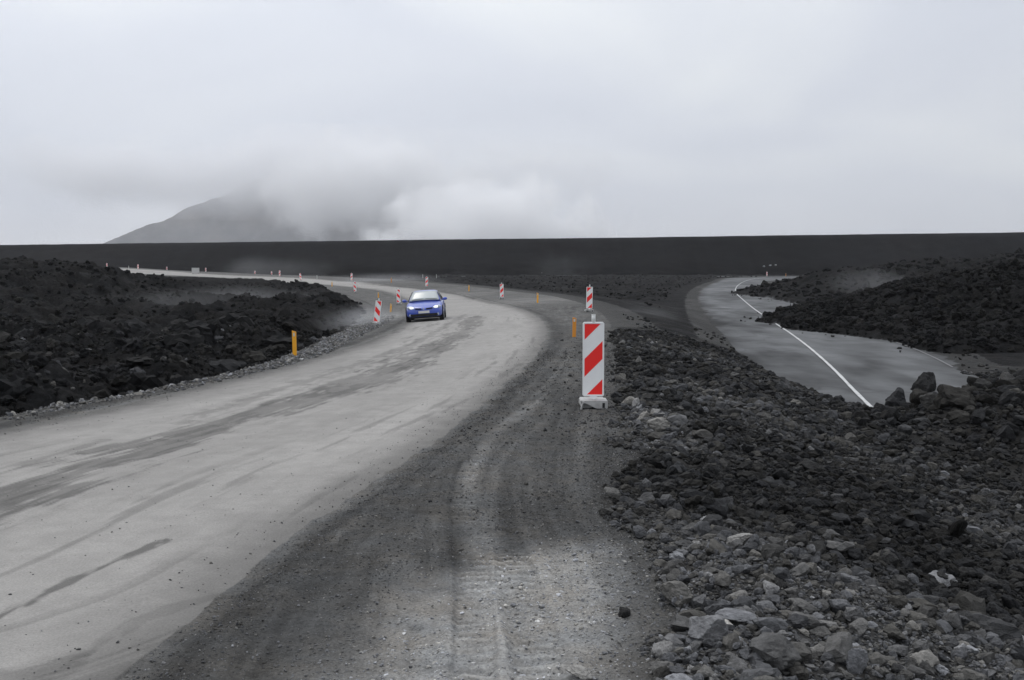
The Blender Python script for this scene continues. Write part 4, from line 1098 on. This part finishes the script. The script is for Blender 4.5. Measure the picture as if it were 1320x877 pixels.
tag(car, 'blue hatchback with headlights on, driving towards the camera round the gravel bend', 'car')
def bsec(w, zb, zs, zt): return [(0, zb), (w * .88, zb), (w * .98, zb + .10), (w, (zb + zs) / 2), (w * .985, zs - .10), (w * .93, zs - .01), (w * .62, zt - .012), (0, zt)]
loft('body', [(y, bsec(*q)) for y, q in [(-.01, (.50, .24, .50, .56)), (.03, (.66, .21, .58, .63)), (.12, (.79, .19, .64, .69)), (.32, (.85, .18, .70, .77)), (.70, (.885, .17, .80, .87)), (1.15, (.89, .17, .90, .96)),
      (1.7, (.89, .17, .93, .98)), (2.6, (.89, .17, .96, .99)), (3.4, (.88, .18, .98, 1.0)), (3.9, (.83, .22, .96, .99)), (4.12, (.77, .28, .9, .93)), (4.20, (.66, .36, .80, .82))]], M_blue, car, 2)
def rsec(hb, hw, zt): return [(0, .86), (hb, .90), (hb - (hb - hw) * .45, .90 + (zt - .90) * .45), (hw, zt - .05), (hw * .86, zt - .005), (0, zt + .012)]
RS = [(1.10, (.80, .76, .95)), (1.45, (.80, .70, 1.17)), (1.85, (.80, .62, 1.38)), (2.25, (.80, .595, 1.45)), (2.9, (.80, .59, 1.455)), (3.4, (.78, .575, 1.41)), (3.8, (.74, .57, 1.24)), (4.02, (.70, .62, .97))]
loft('cabin', [(y, rsec(*q)) for y, q in RS], M_blue, car, 1)
def patch(name, P, mat, parent, th=.012, n=None):
    """thin solid pane through corner rows P (list of rows of points)"""
    bm = bmesh.new(); V = [[bm.verts.new(p) for p in row] for row in P]
    for a, b_ in zip(V[:-1], V[1:]):
        for i in range(len(a) - 1): bm.faces.new((a[i], a[i + 1], b_[i + 1], b_[i]))
    o = bm_obj(name, bm, mat, parent, True)
    md = o.modifiers.new('thick', 'SOLIDIFY'); md.thickness = th; md.offset = 0
    return o
rows = []
for y, z, w in [(1.10, .985, .71), (1.28, 1.095, .685), (1.50, 1.225, .645), (1.70, 1.33, .60), (1.86, 1.405, .555)]:
    rows.append([(w * f, y - .035 + .05 * abs(f) ** 2, z + .012 - .028 * abs(f) ** 2.5) for f in (-1, -.7, -.35, 0, .35, .7, 1)])
patch('windscreen', rows, M_glass, car)
rows = []
for y, z, w in [(3.50, 1.375, .50), (3.72, 1.30, .52), (3.86, 1.18, .55), (3.97, 1.04, .58)]:
    rows.append([(w * f, y + .05 - .03 * abs(f) ** 2, z + .01) for f in (-1, -.5, 0, .5, 1)])
patch('rear_window', rows, M_gl2, car)
for sx in (-1, 1):
    for (y0, y1, t0, t1) in ((1.42, 2.42, 1.86, 2.38), (2.50, 3.50, 2.46, 3.22)):
        rows = [[(sx * .812, y0, .945), (sx * .812, (y0 + y1) / 2, .95), (sx * .805, y1, .96)],
                [(sx * .722, (y0 * .5 + t0 * .5), 1.17), (sx * .722, (y0 + y1) / 2, 1.19), (sx * .715, (y1 + t1) / 2, 1.18)],
                [(sx * .632, t0, 1.375), (sx * .622, (t0 + t1) / 2, 1.40), (sx * .62, t1, 1.385)]]
        patch('side_window', rows, M_gl2, car)
    # wheels
    for wy in (.83, 3.45):
        bm = bmesh.new(); add_cyl(bm, (sx * .80, wy, .345), .385, .20, 'X', 32); bm_obj('wheel_arch', bm, M_blk, car)
        bm = bmesh.new(); add_cyl(bm, (sx * .795, wy, .315), .315, .205, 'X', 32)
        bmesh.ops.bevel(bm, geom=[e_ for e_ in bm.edges if abs(e_.verts[0].co.x - e_.verts[1].co.x) < 1e-4], offset=.03, segments=2, affect='EDGES')
        wh = bm_obj('wheel', bm, M_tyre, car, True)
        bm = bmesh.new(); add_cyl(bm, (sx * .90, wy, .315), .205, .02, 'X', 24)
        for q in range(5):
            a = q * 2 * math.pi / 5; add_box(bm, (sx * .912, wy + .10 * math.cos(a), .315 + .10 * math.sin(a)), (.014, .17, .045), 0, Matrix.Rotation(a, 3, 'X').to_quaternion())
        bm_obj('rim', bm, M_rim, wh)
    # headlight: almond lens wrapped round the corner with a lit bowl inside
    bm = bmesh.new(); bmesh.ops.create_uvsphere(bm, u_segments=20, v_segments=12, radius=1)
    bmesh.ops.transform(bm, matrix=Matrix.Translation((sx * .625, .175, .665)) @ Matrix.Rotation(sx * R(28), 4, 'Z') @ Matrix.Rotation(sx * R(-9), 4, 'Y') @ Matrix.Diagonal((.215, .12, .085, 1)), verts=bm.verts)
    hl = bm_obj('headlight', bm, M_lens, car, True)
    bm = bmesh.new(); bmesh.ops.create_uvsphere(bm, u_segments=16, v_segments=10, radius=1)
    bmesh.ops.transform(bm, matrix=Matrix.Translation((sx * .60, .085, .665)) @ Matrix.Rotation(sx * R(22), 4, 'Z') @ Matrix.Diagonal((.14, .05, .062, 1)), verts=bm.verts)
    bm_obj('bulb', bm, M_lamp, hl, True)
    bm = bmesh.new(); add_prism(bm, [(sx * .10, .575), (sx * .40, .60), (sx * .42, .655), (sx * .12, .635)], 'Y', -.022, .10); bm_obj('grille', bm, M_blk, car)
    bm = bmesh.new(); bmesh.ops.create_uvsphere(bm, u_segments=16, v_segments=10, radius=1)
    bmesh.ops.transform(bm, matrix=Matrix.Translation((sx * .985, 1.30, 1.0)) @ Matrix.Diagonal((.115, .075, .075, 1)), verts=bm.verts)
    add_box(bm, (sx * .88, 1.32, .96), (.14, .05, .035), .01)
    bm_obj('mirror', bm, M_blue, car, True)
    bm = bmesh.new(); add_cyl(bm, (sx * .66, .045, .33), .055, .06, 'Y', 16); bm_obj('fog_lamp', bm, M_lens, car)
    bm = bmesh.new(); add_box(bm, (sx * .74, 4.08, .80), (.16, .16, .30), .03); bm_obj('tail_lamp', bm, M_tail, car)
    bm = bmesh.new(); add_box(bm, (sx * .893, 2.2, .82), (.03, .18, .03), .008); bm_obj('door_handle', bm, M_blue, car)
    bm = bmesh.new(); add_prism(bm, [(sx * .62, 1.02), (sx * .05, 1.065), (sx * .05, 1.075), (sx * .62, 1.03)], 'Y', 1.09, 1.13); bm_obj('wiper', bm, M_blk, car)
bm = bmesh.new(); add_prism(bm, [(-.60, .255), (.60, .255), (.66, .30), (.62, .375), (-.62, .375), (-.66, .30)], 'Y', -.03, .20); bm_obj('lower_intake', bm, M_blk, car)
bm = bmesh.new(); add_box(bm, (0, .10, .21), (1.30, .28, .05), .02); bm_obj('bumper_lip', bm, M_blk, car)
bm = bmesh.new(); add_box(bm, (0, -.032, .455), (.52, .014, .115), .004); bm_obj('number_plate', bm, M_plate, car)
bm = bmesh.new(); add_prism(bm, [(0, .545), (.042, .61), (0, .675), (-.042, .61)], 'Y', -.035, -.012); bm_obj('emblem', bm, M_chr, car)
bm = bmesh.new(); add_box(bm, (0, 2.1, .19), (1.5, 3.2, .1), .02); bm_obj('underbody', bm, M_blk, car)
# stand on the banked road: fit a plane to the four tyre contacts
cx_, cy_ = -4.14, 51.4
zf = [zat(cx_ + a, cy_ + b_) for a, b_ in ((-.8, .83), (.8, .83), (-.8, 3.45), (.8, 3.45))]
roll = math.atan2(((zf[1] + zf[3]) - (zf[0] + zf[2])) / 2, 1.6); pit = math.atan2(((zf[2] + zf[3]) - (zf[0] + zf[1])) / 2, 2.62)
car.location = (cx_, cy_, sum(zf) / 4 - math.sin(pit) * 2.14 + .0)
car.rotation_euler = (pit, -roll, R(1.5))
